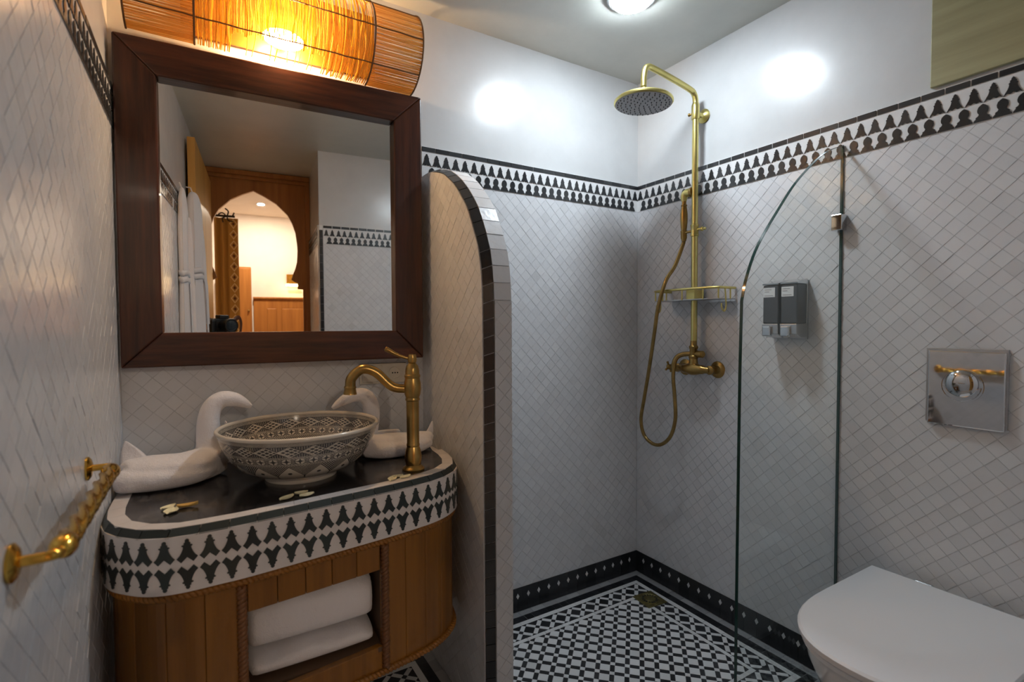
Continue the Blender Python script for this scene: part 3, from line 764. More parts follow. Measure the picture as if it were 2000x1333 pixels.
# split the outline at the opening, then into planks of about 56 mm
def seg(lo, hi):
    full = resample(co, 240); fi = resample(cin, 240)
    idx = [i for i, p in enumerate(full) if lo <= p.x <= hi]; return [full[i] for i in idx], [fi[i] for i in idx]
def planks(lo, hi, n, z0, z1):
    a_, b_ = seg(lo, hi); a_, b_ = resample(a_, n*4), resample(b_, n*4)
    for i in range(n):
        g = .012; P = a_[i*4:i*4+5]; Q = b_[i*4:i*4+5]
        P = [P[0].lerp(P[1], .04)]+P[1:4]+[P[4].lerp(P[3], .04)]; plank(P, Q, z0, z1)
planks(-2, OX0-.004, 7, Z0, Z1); planks(OX1+.004, -1, 7, Z0, Z1); planks(OX0, OX1, 5, OZ1, Z1)
a_, b_ = seg(OX0-.003, OX1+.003); plank(resample(a_, 6), resample(b_, 6), Z0, OZ0, 'bottom_rail')
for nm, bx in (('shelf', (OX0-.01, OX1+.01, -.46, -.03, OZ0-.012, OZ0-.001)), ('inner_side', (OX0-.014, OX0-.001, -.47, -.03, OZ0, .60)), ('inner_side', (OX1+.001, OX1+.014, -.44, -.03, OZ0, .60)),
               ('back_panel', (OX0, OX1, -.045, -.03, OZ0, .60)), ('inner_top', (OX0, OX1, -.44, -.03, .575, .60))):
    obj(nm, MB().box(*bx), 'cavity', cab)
def rope(name, P, mt, r=.0052, pitch=.020, off=.0042):
    n = max(24, int(sum((a-c).length for a, c in zip(P, P[1:]))/pitch*10)); Q = resample(P, n); mb = MB()
    for ph in (0, PI):
        pts = []
        for i, p in enumerate(Q):
            t = (Q[min(n, i+1)]-Q[max(0, i-1)]).normalized(); up = V3((0, 0, 1)) if abs(t.z) < .8 else V3((0, -1, 0))
            s_ = t.cross(up).normalized(); a = 2*PI*i/10+ph; pts.append(p+up*cos(a)*off+s_*sin(a)*off)
        mb.tube(pts, r, 6)
    obj(name, mb, mt, cab, smooth=60)
ro = inset(outl, .0135); ro = [p for p in ro if -1.868 < p.x < -1.046]
rope('rope_trim', [V3((p.x, p.y, .6005)) for p in ro], 'rope'); rope('rope_trim', [V3((p.x, p.y, .274)) for p in ro], 'rope')
def front_y(x):
    q = min(ro, key=lambda p: abs(p.x-x)+(10 if p.y > -.38 else 0)); return q.y
for x in (OX0-.006, OX1+.008): rope('rope_post', [V3((x, front_y(x), .282)), V3((x, front_y(x), .592))], 'rope_dark', r=.006, off=.005)

# folded towels inside the cabinet
def folded(name, label, x0, x1, yf, yb, z0, z1, turn=.0):
    mb = MB(); rings = []; n = 28
    for i in range(15):
        x = x0+(x1-x0)*i/14; e = 1-.04*abs(2*i/14-1)**3; wob = .004*sin(i*1.1+z0*40)
        ring = []
        for k in range(n):
            a = 2*PI*k/n; ca, sa = cos(a), sin(a); p = .45
            yy = (yf+yb)/2-(yb-yf)/2*e*math.copysign(abs(ca)**p, ca); zz = (z0+z1)/2+(z1-z0)/2*math.copysign(abs(sa)**(p+.12), sa)
            if sa > .2: zz += wob-.010*abs(2*i/14-1)**2-(.014 if ca < 0 else 0)*abs(ca)
            ring.append((x, yy, max(z0, zz)))
        rings.append(ring)
    mb.loft(rings); o = obj(name, mb, 'towel', smooth=60); s_ = o.modifiers.new('sub', 'SUBSURF'); s_.levels = s_.render_levels = 1
    return tag(o, label, 'towel', 'folded towels in the cabinet')
folded('folded_towel', 'white folded towel lying at the bottom of the cabinet opening', OX0+.004, OX1-.005, -.442, -.10, OZ0+.001, .386)
folded('folded_towel', 'thick white folded towel on top of another in the cabinet', OX0+.003, OX1-.004, -.437, -.10, .391, .520)

# ------------------------------------------------------------------ painted bowl
BX, BY, BZ = -1.470, -.250, .7375
bowl = thing('vessel_sink', 'round cream bowl sink with dark painted geometric bands inside and out', 'sink', (BX, BY, BZ))
outp = [(.086, .016), (.118, .022), (.149, .041), (.171, .068), (.186, .099), (.195, .128)]
inp = [(.190, .130), (.181, .101), (.166, .072), (.144, .047), (.112, .030), (.06, .024)]
TILT = Matrix.Translation((BX, BY, BZ)) @ Matrix.Rotation(math.radians(1.2), 4, V3((1, -.6, 0))) @ Matrix.Translation((-BX, -BY, -BZ))
def painted(name, prof, vlo, vhi):
    P = crom([V3((r, h, 0)) for r, h in prof], 6); n = 128; L = [0]
    for a, c in zip(P, P[1:]): L.append(L[-1]+(c-a).length)
    me = bpy.data.meshes.new(name); vs = []; fs = []; uvs = []
    for p in P:
        for k in range(n+1):
            a = 2*PI*k/n; vs.append(tuple(V3((BX+p.x*cos(a), BY+p.x*sin(a), BZ+p.y))))
    for i in range(len(P)-1):
        for k in range(n):
            q = (i*(n+1)+k, i*(n+1)+k+1, (i+1)*(n+1)+k+1, (i+1)*(n+1)+k); fs.append(q)
            for j in q: uvs.append(((j % (n+1))/n, (P[j//(n+1)].y-vlo)/(vhi-vlo)*.97))
    me.from_pydata(vs, [], fs); uvl = me.uv_layers.new(name='UVMap')
    for i, q in enumerate(uvs): uvl.data[i].uv = q
    me.materials.append(M['bowl']); me.shade_smooth(); return link(name, me, bowl)
painted('outer_wall', outp, .016, .128); painted('inner_wall', inp, .020, .130)
obj('rim', MB().tube([V3((BX+.1935*cos(2*PI*k/96), BY+.1935*sin(2*PI*k/96), BZ+.131)) for k in range(96)], .0056, 10, closed=True), 'bowlplain', bowl, smooth=180)
obj('foot', MB().lathe([(.0, .002), (.080, .002), (.088, 0), (.0895, .006), (.086, .016), (.089, .021)], (BX, BY, BZ), n=64), 'bowlplain', bowl, smooth=50)
obj('basin_floor', MB().lathe([(0, .0235), (.062, .0245), (.062, .020), (0, .020)], (BX, BY, BZ), n=48), 'bowlplain', bowl, smooth=50)
obj('drain_plug', MB().lathe([(0, .033), (.016, .032), (.022, .028), (.022, .024), (0, .024)], (BX, BY, BZ)), 'brass', bowl, smooth=50)

# ------------------------------------------------------------------ basin tap
FX, FY, FZ = -1.2035, -.366, .738
tap = thing('basin_tap', 'tall antique brass basin tap with a curved spout beside the bowl', 'tap', (FX, FY, FZ))
obj('base_flange', MB().lathe([(0, 0), (.030, 0), (.0305, .004), (.027, .008), (.022, .011), (.0205, .014), (0, .014)], (FX, FY, FZ)), 'brass', tap, smooth=40)
obj('column', MB().lathe([(.020, .012), (.0225, .026), (.0228, .038), (.020, .054), (.0168, .064), (.0178, .066), (.0178, .070), (.0166, .073), (.0168, .130), (.0172, .188), (.0195, .190), (.0195, .194), (.0182, .197),
     (.0212, .206), (.0235, .220), (.0228, .236), (.0205, .246), (.0198, .250), (.0215, .253), (.0215, .258), (.0192, .261), (.0190, .270), (.016, .283), (.010, .290), (.0075, .293), (.0075, .298), (0, .298)], (FX, FY, FZ), n=36), 'brass', tap, smooth=35)
sp_ = crom([(FX-.012, FY+.008, .958), (FX-.05, FY+.02, .966), (FX-.088, FY+.035, 1.004), (FX-.122, FY+.045, 1.0145), (FX-.148, FY+.053, .992), (FX-.152, FY+.055, .968)], 7)
obj('spout', MB().tube(sp_, [.0120+.0022*(k/42)**1 for k in range(len(sp_))], 18), 'brass', tap, smooth=60)
obj('spout_tip', MB().lathe([(.0145, .0), (.0160, .004), (.0145, .007), (.0175, .022), (.015, .022), (.013, .01)], (FX-.152, FY+.055, .9705), (-.03, .01, -1)), 'brass', tap, smooth=40)
lev = obj('lever', MB().lathe([(0, .291), (.011, .292), (.0122, .300), (.011, .309), (.0095, .314), (0, .316)], (FX, FY, FZ)), 'brass', tap, smooth=40)
obj('lever_arm', MB().tube(crom([(FX-.006, FY+.004, 1.040), (FX-.03, FY+.012, 1.048), (FX-.052, FY+.02, 1.060), (FX-.066, FY+.025, 1.069)], 5), [.0035+.0042*(k/15)**1.2 for k in range(15)]+[.0055], 12), 'brass', lev, smooth=60)

# ------------------------------------------------------------------ towel swans
def swan(name, label, neck, nr, body, roll, tail, flap):
    t = thing(name, label, 'towel', (body[len(body)//2][0], body[len(body)//2][1], .7385), 'towel swans beside the bowl')
    mb = MB()
    mb.tube(crom(neck, 5), [float(np.interp(k, np.linspace(0, (len(neck)-1)*5, len(neck)), nr)) for k in range((len(neck)-1)*5+1)], 16)
    rings = []
    for (x, y, z, ry, rz) in body:
        rings.append([(x+.004*sin(3*a), y+ry*math.copysign(abs(cos(a))**.75, cos(a)), max(.7388, z+rz*math.copysign(abs(sin(a))**.8, sin(a)))) for a in [2*PI*k/20 for k in range(20)]])
    mb.loft(rings)
    pr, rr_ = roll; mb.tube(crom(pr, 4), rr_, 14)
    o = obj('body', mb, 'towel', t)
    m_ = o.modifiers.new('remesh', 'REMESH'); m_.mode = 'VOXEL'; m_.voxel_size = .0038; m_.use_smooth_shade = True
    m_ = o.modifiers.new('smooth', 'SMOOTH'); m_.factor = .6; m_.iterations = 5
    for nm, pts in (('tail_fold', tail), ('side_fold', flap)):
        P = [V3(p) for p in pts]; n = len(P)//2; A, B = crom(P[:n], 4), crom(P[n:], 4); mb = MB()
        th = V3((0, .006, 0)); k = len(A); vs = A+B+[p+th for p in A]+[p+th for p in B]; fs = []
        for i in range(k-1):
            fs += [(i, i+1, k+i+1, k+i), (2*k+i, 3*k+i, 3*k+i+1, 2*k+i+1), (i, 2*k+i, 2*k+i+1, i+1), (k+i, k+i+1, 3*k+i+1, 3*k+i)]
        fs += [(0, k, 3*k, 2*k), (k-1, 3*k-1, 4*k-1, 2*k-1)]
        f = obj(nm, mb.add(vs, fs), 'towel', t, smooth=80); s_ = f.modifiers.new('sub', 'SUBSURF'); s_.levels = s_.render_levels = 1
    return t
swan('towel_swan', 'white towel folded as a swan left of the bowl, beak to the right',
     [(-1.668, -.125, .765), (-1.672, -.122, .800), (-1.677, -.118, .838), (-1.678, -.115, .880), (-1.668, -.113, .915), (-1.645, -.112, .934), (-1.616, -.112, .931), (-1.592, -.112, .919), (-1.575, -.112, .907)],
     [.038, .037, .031, .0270, .0245, .0225, .0195, .0130, .006],
     [(-1.862, -.15, .770, .03, .026), (-1.845, -.165, .772, .05, .038), (-1.80, -.168, .773, .060, .040), (-1.74, -.168, .772, .060, .038), (-1.69, -.150, .775, .060, .040), (-1.660, -.130, .775, .045, .036), (-1.640, -.120, .772, .025, .024)],
     ([(-1.862, -.196, .768), (-1.82, -.214, .766), (-1.76, -.216, .764), (-1.705, -.195, .763), (-1.675, -.165, .766)], [.024, .0275, .0265, .0255, .0255, .0255, .025, .0245, .0245, .024, .024, .0235, .023, .022, .021, .02, .019]),
     [(-1.866, -.165, .775), (-1.866, -.15, .82), (-1.854, -.145, .852), (-1.79, -.165, .790), (-1.815, -.155, .822), (-1.850, -.145, .853)],
     [(-1.655, -.085, .80), (-1.645, -.080, .835), (-1.640, -.075, .870), (-1.617, -.090, .80), (-1.618, -.082, .83), (-1.637, -.075, .871)])
swan('towel_swan', 'white towel folded as a swan behind the brass tap, beak to the left',
     [(-1.272, -.135, .765), (-1.268, -.138, .800), (-1.256, -.140, .840), (-1.254, -.142, .885), (-1.270, -.143, .917), (-1.298, -.144, .923), (-1.328, -.146, .914), (-1.352, -.148, .901), (-1.369, -.149, .889)],
     [.036, .033, .027, .0245, .022, .0200, .0165, .0115, .006],
     [(-1.300, -.15, .768, .02, .022), (-1.285, -.155, .770, .045, .032), (-1.25, -.165, .770, .052, .034), (-1.20, -.17, .768, .052, .032), (-1.15, -.172, .767, .046, .030), (-1.10, -.170, .768, .034, .028), (-1.070, -.165, .770, .02, .022)],
     ([(-1.285, -.185, .764), (-1.24, -.212, .762), (-1.19, -.216, .761), (-1.13, -.205, .761), (-1.085, -.185, .766)], [.022, .023, .0235, .0235, .0235, .0235, .0235, .023, .023, .023, .0225, .022, .022, .021, .02, .019, .018]),
     [(-1.115, -.165, .775), (-1.085, -.16, .79), (-1.062, -.155, .822), (-1.07, -.165, .765), (-1.056, -.16, .785), (-1.057, -.155, .823)],
     [(-1.255, -.105, .80), (-1.20, -.105, .802), (-1.15, -.11, .800), (-1.25, -.105, .765), (-1.20, -.105, .765), (-1.15, -.11, .765)])

# ------------------------------------------------------------------ petals
def petal(x, y, rz, L, W, mt, label, curl=.004):
    mb = MB(); n, m_ = 8, 4; g = []
    for i in range(n+1):
        t = i/n; hw = W/2*(sin(PI*min(1, t*.92+.06))**.7)
        for j in range(-m_, m_+1):
            s_ = j/m_; g.append((L*(t-.5), hw*s_, .0012+curl*(s_*s_*.8+(t-.4)**2*1.6)))
    k = 2*m_+1; fs = [(i*k+j, i*k+j+1, (i+1)*k+j+1, (i+1)*k+j) for i in range(n) for j in range(2*m_)]
    N = len(g); vs = g+[(a, b_, c-.0010) for a, b_, c in g]; fs2 = fs+[tuple(N+q for q in reversed(f)) for f in fs]
    rim = [j for j in range(k)]+[i*k+k-1 for i in range(1, n+1)]+[n*k+j for j in range(k-2, -1, -1)]+[i*k for i in range(n-1, 0, -1)]
    fs2 += [(rim[i], rim[(i+1) % len(rim)], N+rim[(i+1) % len(rim)], N+rim[i]) for i in range(len(rim))]
    o = obj('flower_petal', mb.add(vs, fs2), mt, None, smooth=60, mat=Matrix.Translation((x, y, .7378)) @ Matrix.Rotation(rz, 4, 'Z'))
    return tag(o, label, 'petal', 'petals scattered on the counter')
petal(-1.757, -.366, .5, .030, .020, 'petal', 'pale petal lying rearmost of the three at the left end of the counter')
petal(-1.751, -.395, 1.2, .034, .027, 'petal', 'broad white petal, nearest to the counter edge at the left end')
petal(-1.722, -.379, -.1, .040, .016, 'petaly', 'curled golden petal at the left end of the counter', .007)
petal(-1.530, -.436, .5, .036, .022, 'petal', 'yellowish pointed petal, left one in front of the bowl')
petal(-1.497, -.418, -.2, .030, .020, 'petal', 'small pale petal in front of the bowl, rearmost of three')
petal(-1.488, -.440, .1, .032, .022, 'petal', 'pale rounded petal, right one in front of the bowl')
petal(-1.281, -.424, .9, .034, .022, 'petal', 'pale petal in front of the tap, left one of three')
petal(-1.262, -.412, -.3, .026, .017, 'petal', 'small pale petal closest to the base of the tap')
petal(-1.247, -.426, .2, .030, .018, 'petal', 'pale petal in front of the tap, right one of three')

# ------------------------------------------------------------------ socket
so = thing('wall_socket', 'cream double wall plate with switch and round socket below the mirror', 'socket', (-1.175, -.008, .97))
obj('plate', MB().box(-1.254, -1.097, -.0185, -.0085, .938, 1.0045), 'plasticcream', so, bevel=.002)
obj('switch', MB().box(-1.245, -1.180, -.0225, -.017, .944, .998), 'plasticcream', so, bevel=.002)
obj('socket_ring', MB().lathe([(.021, 0), (.021, .004), (.018, .004), (.017, .001), (0, .001)], (-1.137, -.0187, .9715), (0, -1, 0), n=32), 'plasticcream', so, smooth=40)
for dx in (-.0085, 0, .0085): obj('hole', MB().cyl((-1.137+dx, -.0190, .9715), (-1.137+dx, -.0203, .9715), .0024, n=12), 'hole', so)

# ------------------------------------------------------------------ towel bar
tb = thing('towel_bar', 'twisted gold towel bar on the left wall', 'towel bar', (XC+.008, -.70, .87))
BXX = XC+.047
for y in (-.492, -.925):
    obj('wall_rose', MB().lathe([(0, 0), (.021, 0), (.0215, .004), (.016, .008), (.008, .010), (0, .010)], (XC+.007, y, .872), (1, 0, 0)), 'towelgold', tb, smooth=40)
    sgn = -1 if y > -.7 else 1
    obj('arm', MB().tube(crom([(XC+.014, y, .872), (XC+.030, y, .872), (BXX-.002, y+.004*sgn, .872), (BXX, y+.022*sgn, .870)], 5), .0062, 12), 'towelgold', tb, smooth=60)
    obj('ball_end', MB().lathe([(0, -.004), (.0075, 0), (.0135, .012), (.0145, .022), (.012, .034), (.010, .040), (0, .042)], (BXX, y+sgn*.016, .870), (0, sgn, 0)), 'towelgold', tb, smooth=60)
n = 120; obj('twisted_bar', MB().tube([(BXX, -.545-.33*k/n, .870) for k in range(n+1)], .0105, 24, lobes=4, twist=.30), 'towelgold', tb, smooth=60)

# ------------------------------------------------------------------ shower column
SX, SY = -.052, -.355
sh = thing('shower_column', 'brass shower column with rain head, hand shower and mixer on the right wall', 'shower', (0, SY, .955))
obj('riser_pipe', MB().tube([(SX, SY, .985), (SX, SY, 1.955)], .0120, 20), 'gold', sh, smooth=60)
arm = crom([(SX, SY, 1.94), (SX, SY, 1.985), (SX-.010, SY, 2.010), (SX-.034, SY, 2.022), (SX-.13, SY, 2.038), (SX-.225, SY, 2.050), (SX-.255, SY, 2.050), (SX-.270, SY, 2.035), (SX-.276, SY, 2.008), (SX-.277, SY, 1.975)], 7)
obj('shower_arm', MB().tube(arm, .0108, 20), 'gold', sh, smooth=60)
HX = SX-.277; hc = (HX, SY, 1.925); hax = V3((-.03, .02, -1)).normalized()
head = obj('shower_head', MB().lathe([(0, -.046), (.010, -.046), (.010, -.030), (.014, -.026), (.016, -.016), (.05, -.010), (.098, -.003), (.103, .002), (.1035, .007), (.100, .011), (0, .011)], hc, hax, n=56), 'gold', sh, smooth=30)
obj('spray_face', MB().lathe([(0, .0108), (.0985, .0108), (.0985, .0122), (0, .0124)], hc, hax, n=56), 'silicone', head, smooth=30)
mb = MB(); e1 = hax.cross(V3((0, 1, 0))).normalized(); e2 = hax.cross(e1)
for ring_, cnt in ((.014, 5), (.030, 10), (.046, 15), (.062, 20), (.078, 25), (.090, 30)):
    for k in range(cnt):
        a = 2*PI*k/cnt+ring_*40; p = V3(hc)+hax*.012+e1*cos(a)*ring_+e2*sin(a)*ring_; mb.cyl(p, p+hax*.0045, .0021, .0013, 6)
obj('nozzles', mb, 'nozzle', head, kind='stuff', label='grey rubber spray nozzles')
br = obj('wall_bracket', MB().lathe([(0, 0), (.026, 0), (.027, .004), (.020, .010), (.010, .015), (.0085, .020), (.0085, .050), (0, .050)], (-.001, SY, 1.938), (-1, 0, 0)), 'gold', sh, smooth=40)
obj('bracket_collar', MB().lathe([(.0140, 0), (.0152, .004), (.0152, .052), (.0130, .058), (.0118, .062)], (SX, SY, 1.915)), 'gold', sh, smooth=40)
obj('set_screw', MB().lathe([(0, 0), (.004, 0), (.004, .010), (.0065, .012), (.0065, .017), (.003, .019), (0, .020)], (SX, SY+.012, 1.940), (-.4, 1, 0)), 'bronze', sh, smooth=40)
# slider with hand shower
obj('slider', MB().lathe([(.0125, 0), (.0155, .002), (.0155, .008), (.0143, .010), (.0143, .038), (.0157, .040), (.0157, .046), (.0125, .048)], (SX, SY, 1.468)), 'gold', sh, smooth=40)
obj('slider_knob', MB().lathe([(0, 0), (.0045, 0), (.0045, .012), (.0085, .016), (.0085, .022), (.0045, .026), (.006, .032), (0, .036)], (SX, SY-.012, 1.494), (.25, -1, 0)), 'gold', sh, smooth=40)
obj('handset_fork', MB().cyl((SX, SY+.010, 1.492), (SX-.004, SY+.046, 1.488), .0045), 'bronze', sh, smooth=40)
HXx, HYy = SX-.002, SY+.050
hs = obj('hand_shower', MB().lathe([(0, -.030), (.0085, -.030), (.0100, -.022), (.0120, -.018), (.0120, .004), (.0132, .006), (.0132, .010), (.0105, .012), (.0125, .030), (.0142, .055), (.0140, .075), (.0112, .098), (.0098, .106), (.0118, .108), (.0118, .112), (.0085, .114), (.0085, .135), (0, .135)], (HXx, HYy, 1.487)), 'brass', sh, smooth=40)
obj('handset_head', MB().tube(crom([(HXx, HYy, 1.612), (HXx, HYy, 1.632), (HXx+.002, HYy-.008, 1.643), (HXx+.006, HYy-.030, 1.643)], 5), [.0095, .0105, .012, .013, .0135, .0138, .014, .0142, .0145, .015, .0155, .016, .0165, .017, .0172, .0172], 18), 'gold', hs, smooth=60)
obj('handset_rose', MB().lathe([(.018, 0), (.0205, .004), (.0205, .012), (.018, .014), (0, .014)], (HXx+.006, HYy-.026, 1.643), (.1, -1, 0)), 'bronze', hs, smooth=40)
hose = [(HXx, HYy, 1.462), (-.055, -.300, 1.4409), (-.09, -.292, 1.3589), (-.130, -.2816, 1.2978), (-.142, -.2554, 1.1982), (-.135, -.23, 1.0963), (-.12, -.1883, .9483), (-.11, -.1509, .816), (-.105, -.1289, .7257), (-.1, -.142, .6619), (-.1, -.1909, .6340),
        (-.1, -.2404, .6420), (-.1, -.2852, .6842), (-.1, -.3078, .7535), (-.1, -.3047, .8342), (-.095, -.292, .9138), (-.09, -.2899, .9620)]
obj('hose', MB().tube(crom(hose, 10), .0074, 14), 'bronze', sh, smooth=60)
obj('hose_elbow', MB().tube(crom([(-.09, -.2899, .955), (-.089, -.2905, .975), (-.082, -.298, .998), (-.070, -.315, 1.010), (-.055, -.345, 1.014)], 5), .0095, 14), 'bronze', sh, smooth=60)
obj('mixer_body', MB().lathe([(.006, 0), (.011, .003), (.0135, .012), (.0135, .030), (.017, .034), (.0175, .045), (.022, .062), (.0245, .080), (.022, .098), (.0175, .115), (.017, .126), (.0135, .130), (.0125, .150), (.009, .155), (0, .157)], (-.058, -.277, .955), (0, -1, 0)), 'brass', sh, smooth=40)
obj('mixer_neck', MB().lathe([(.020, 0), (.0165, .020), (.0155, .030), (.018, .033), (.018, .040), (.0145, .044), (.0145, .068), (.017, .071), (.017, .078), (.0125, .083), (.0115, .10)], (-.055, -.356, .965)), 'brass', sh, smooth=40)
obj('diverter_knob', MB().lathe([(0, 0), (.008, 0), (.008, .016), (.0135, .019), (.0135, .040), (.010, .044), (0, .045)], (-.056, -.362, 1.014), (-.1, -1, 0)), 'brass', sh, smooth=40)
for y in (-.278, -.430):
    obj('wall_flange', MB().lathe([(0, 0), (.033, 0), (.034, .005), (.030, .010), (.017, .014), (.0145, .020), (.0145, .040), (.017, .044), (.017, .056), (.010, .060), (0, .060)], (-.001, y, .955), (-1, 0, 0), n=32), 'brass', sh, smooth=40)
vh = obj('valve_handle', MB().lathe([(.0065, 0), (.0065, .020), (.0095, .024), (.0095, .032), (.0075, .036), (.0110, .040), (.0110, .050), (0, .052)], (-.058, -.285, .955), (-.06, 1, .02)), 'brass', sh, smooth=40)
for a in range(4):
    d = V3((cos(a*PI/2+.5), 0, sin(a*PI/2+.5))); c = V3((-.060, -.2405, .956))
    obj('spoke', MB().cyl(c+d*.006, c+d*.020, .0036, .0042, 10).ell(tuple(c+d*.021), (.005, .005, .005), 10, 6), 'brass', vh, smooth=50)
# wire shelf on the riser
sf = obj('shelf', MB().prism([(-.012, -.205), (-.012, -.505), (-.108, -.505), (-.122, -.470), (-.122, -.240), (-.108, -.205)], fl, 1.2205, 1.2235), 'satin', sh)
rp = [(-.012, -.205, 1.262), (-.105, -.205, 1.262), (-.122, -.240, 1.262), (-.122, -.470, 1.262), (-.105, -.505, 1.262), (-.012, -.505, 1.262)]
obj('rail', MB().tube(rp, .0048, 10), 'gold', sf, smooth=50)
for p in ((-.105, -.207), (-.122, -.26), (-.122, -.355), (-.122, -.45), (-.105, -.503), (-.04, -.205), (-.04, -.505)): obj('post', MB().cyl((p[0], p[1], 1.221), (p[0], p[1], 1.262), .0028, n=10), 'gold', sf, smooth=50)
obj('bracket', MB().box(-.075, -.020, -.375, -.335, 1.2235, 1.262), 'gold', sf, bevel=.002)
for x, y in ((-.122, -.246), (-.072, -.5055)):
    obj('hook', MB().tube(crom([(x, y, 1.262), (x-.006, y-.008, 1.225), (x-.007, y-.010, 1.190), (x-.012, y-.006, 1.176), (x-.018, y, 1.190), (x-.017, y+.001, 1.205)], 5), .0026, 8), 'gold', sf, smooth=60)

# ------------------------------------------------------------------ glass screen
gl = thing('glass_screen', 'arched clear glass shower screen fixed to the right wall', 'glass screen', (-.25, -.865, .01))
gp = [V3(p+(0,)) for p in [(-.508, .02), (-.507, .3), (-.505, .6), (-.502, 1.0)]]
garc = crom([V3(p+(0,)) for p in [(-.4975, 1.19), (-.478, 1.252), (-.432, 1.336), (-.342, 1.440), (-.245, 1.537), (-.1135, 1.630), (-.011, 1.671)]], 6)
go = gp+garc; gpoly = [(p.x, p.y) for p in go]+[(-.011, .02)]
gf = lambda a, c, d: V3((a, -.865+d, c))
obj('pane', MB().prism(gpoly, gf, -.0036, .0036), 'glass', gl)
ge = [V3((p.x, -.865, p.y)) for p in go]; mb = MB(); k = len(ge); gn = []
for i in range(k):
    t = (ge[min(k-1, i+1)]-ge[max(0, i-1)]).normalized(); gn.append(V3((-t.z, 0, t.x)))
vs = []
for p, n_ in zip(ge, gn): vs += [p+V3((0, -.0040, 0))-n_*.0005, p+V3((0, .0040, 0))-n_*.0005, p+V3((0, .0040, 0))+n_*.0012, p+V3((0, -.0040, 0))+n_*.0012]
fs = [(0, 1, 2, 3), (4*k-1, 4*k-2, 4*k-3, 4*k-4)]
for i in range(k-1):
    for j in range(4): fs.append((4*i+j, 4*i+(j+1) % 4, 4*i+4+(j+1) % 4, 4*i+4+j))
obj('edge', mb.add(vs, fs), 'glassedge', gl, smooth=50, label='dark green polished glass edge')
obj('wall_edge', MB().box(-.0125, -.0105, -.869, -.861, .02, 1.671), 'glassedge', gl)
for z0, z1 in ((1.412, 1.460), (.225, .273)): obj('clamp', MB().box(-.042, -.0085, -.880, -.850, z0, z1), 'chrome', gl, bevel=.002)

# ------------------------------------------------------------------ soap dispensers
def soap(y0, y1, label):
    t = thing('soap_dispenser', label, 'dispenser', (-.01, (y0+y1)/2, 1.08), 'pair of wall dispensers')
    yc = (y0+y1)/2; w_ = abs(y1-y0); a, c = min(y0, y1)+.002, max(y0, y1)-.002
    obj('back_plate', MB().box(-.016, -.008, a-.001, c+.001, 1.080, 1.272), 'satin', t, bevel=.002)
    obj('tank', MB().box(-.072, -.0155, a, c, 1.130, 1.258), 'tank', t, bevel=.004)
    pr = [(-.0155, 1.2585), (-.074, 1.2585), (-.075, 1.263), (-.0155, 1.276)]
    obj('top_cap', MB().prism(pr, lambda p, q, d: V3((p, d, q)), a-.001, c+.001), 'chrome', t, bevel=.001)
    pr = [(-.0155, 1.084), (-.050, 1.084), (-.074, 1.096), (-.076, 1.1295), (-.0155, 1.1295)]
    obj('base', MB().prism(pr, lambda p, q, d: V3((p, d, q)), a-.001, c+.001), 'satin', t, bevel=.002)
    obj('push_button', MB().box(-.084, -.070, yc-w_*.26+.008, yc+w_*.26+.008, 1.088, 1.122), 'chrome', t, bevel=.004)
    lb = obj('paper_label', MB().box(-.0727, -.0718, a+.012, c-.002, 1.218, 1.2495), 'paper', t)
    for q, (z, l) in enumerate(((1.243, .45), (1.236, .30), (1.223, .55))): obj('print_line', MB().box(-.0731, -.0726, c-.006-l*(c-a), c-.006, z-.0008, z+.0008), 'ink', lb)
soap(-.650, -.708, 'grey soap dispenser on the right wall, left one of the pair')
soap(-.712, -.770, 'grey soap dispenser on the right wall, right one of the pair')

# ------------------------------------------------------------------ flush plate
fp = thing('flush_plate', 'square chrome flush plate with a round button above the toilet', 'flush plate', (-.008, -1.1725, .86))
obj('mounting_frame', MB().box(-.0125, -.008, -1.2525, -1.0875, .866, 1.064), 'satin', fp, bevel=.001)
obj('plate', MB().box(-.022, -.0125, -1.250, -1.094, .8615, 1.0575), 'chrome', fp, bevel=.003)
cy_, cz_, rb = -1.166, .968, .041
obj('button_seat', MB().lathe([(rb+.003, 0), (rb+.003, .003), (rb, .003), (rb, .0005), (0, .0005)], (-.022, cy_, cz_), (-1, 0, 0), n=48), 'chrome', fp, smooth=40)
ly = [(rb*.95*cos(a), rb*.95*sin(a)) for a in [PI+.05+(PI-.10)*k/24 for k in range(25)]]
ly += [(.0335*cos(a), .006+.0335*sin(a)) for a in [2*PI-.35-(PI-.70)*k/16 for k in range(17)]]
obj('small_button', MB().prism([(cy_+a, cz_+c) for a, c in ly], lambda a, c, d: V3((d, a, c)), -.0222, -.0268, 0), 'chrome', fp, bevel=.0008)
obj('large_button', MB().lathe([(.0345, 0), (.0345, .003), (.033, .0048), (.026, .0085), (.015, .0108), (0, .0116)], (-.0224, cy_, cz_+.006), (-1, 0, 0), n=48), 'chrome', fp, smooth=40)

# ------------------------------------------------------------------ toilet
YT = -1.172
def dshape(front, half, back=-.052, n=26):
    pts = [(back, YT+half), ]; L = back-front
    for k in range(n+1):
        a = PI/2-PI*k/n; ex = .82
        pts.append((front+L*.52*(1-math.copysign(abs(cos(a))**ex, cos(a))), YT+half*math.copysign(abs(sin(a))**.86, sin(a))))
    pts.append((back, YT-half)); return pts
to = thing('toilet', 'white wall hung toilet with its lid closed beside the glass screen', 'toilet', (-.05, YT, .06))
def dl(rows, name, mt, bevel=0, sm=40):
    rings = [[(x, y, z) for x, y in dshape(f, h, b_)] for z, f, h, b_ in rows]
    return obj(name, MB().loft(rings), mt, to, smooth=sm, bevel=bevel)
dl([(.06, -.30, .105, -.008), (.12, -.36, .125, -.008), (.20, -.44, .150, -.008), (.29, -.515, .172, -.008), (.36, -.555, .182, -.008), (.398, -.566, .185, -.008)], 'pan', 'ceramic')
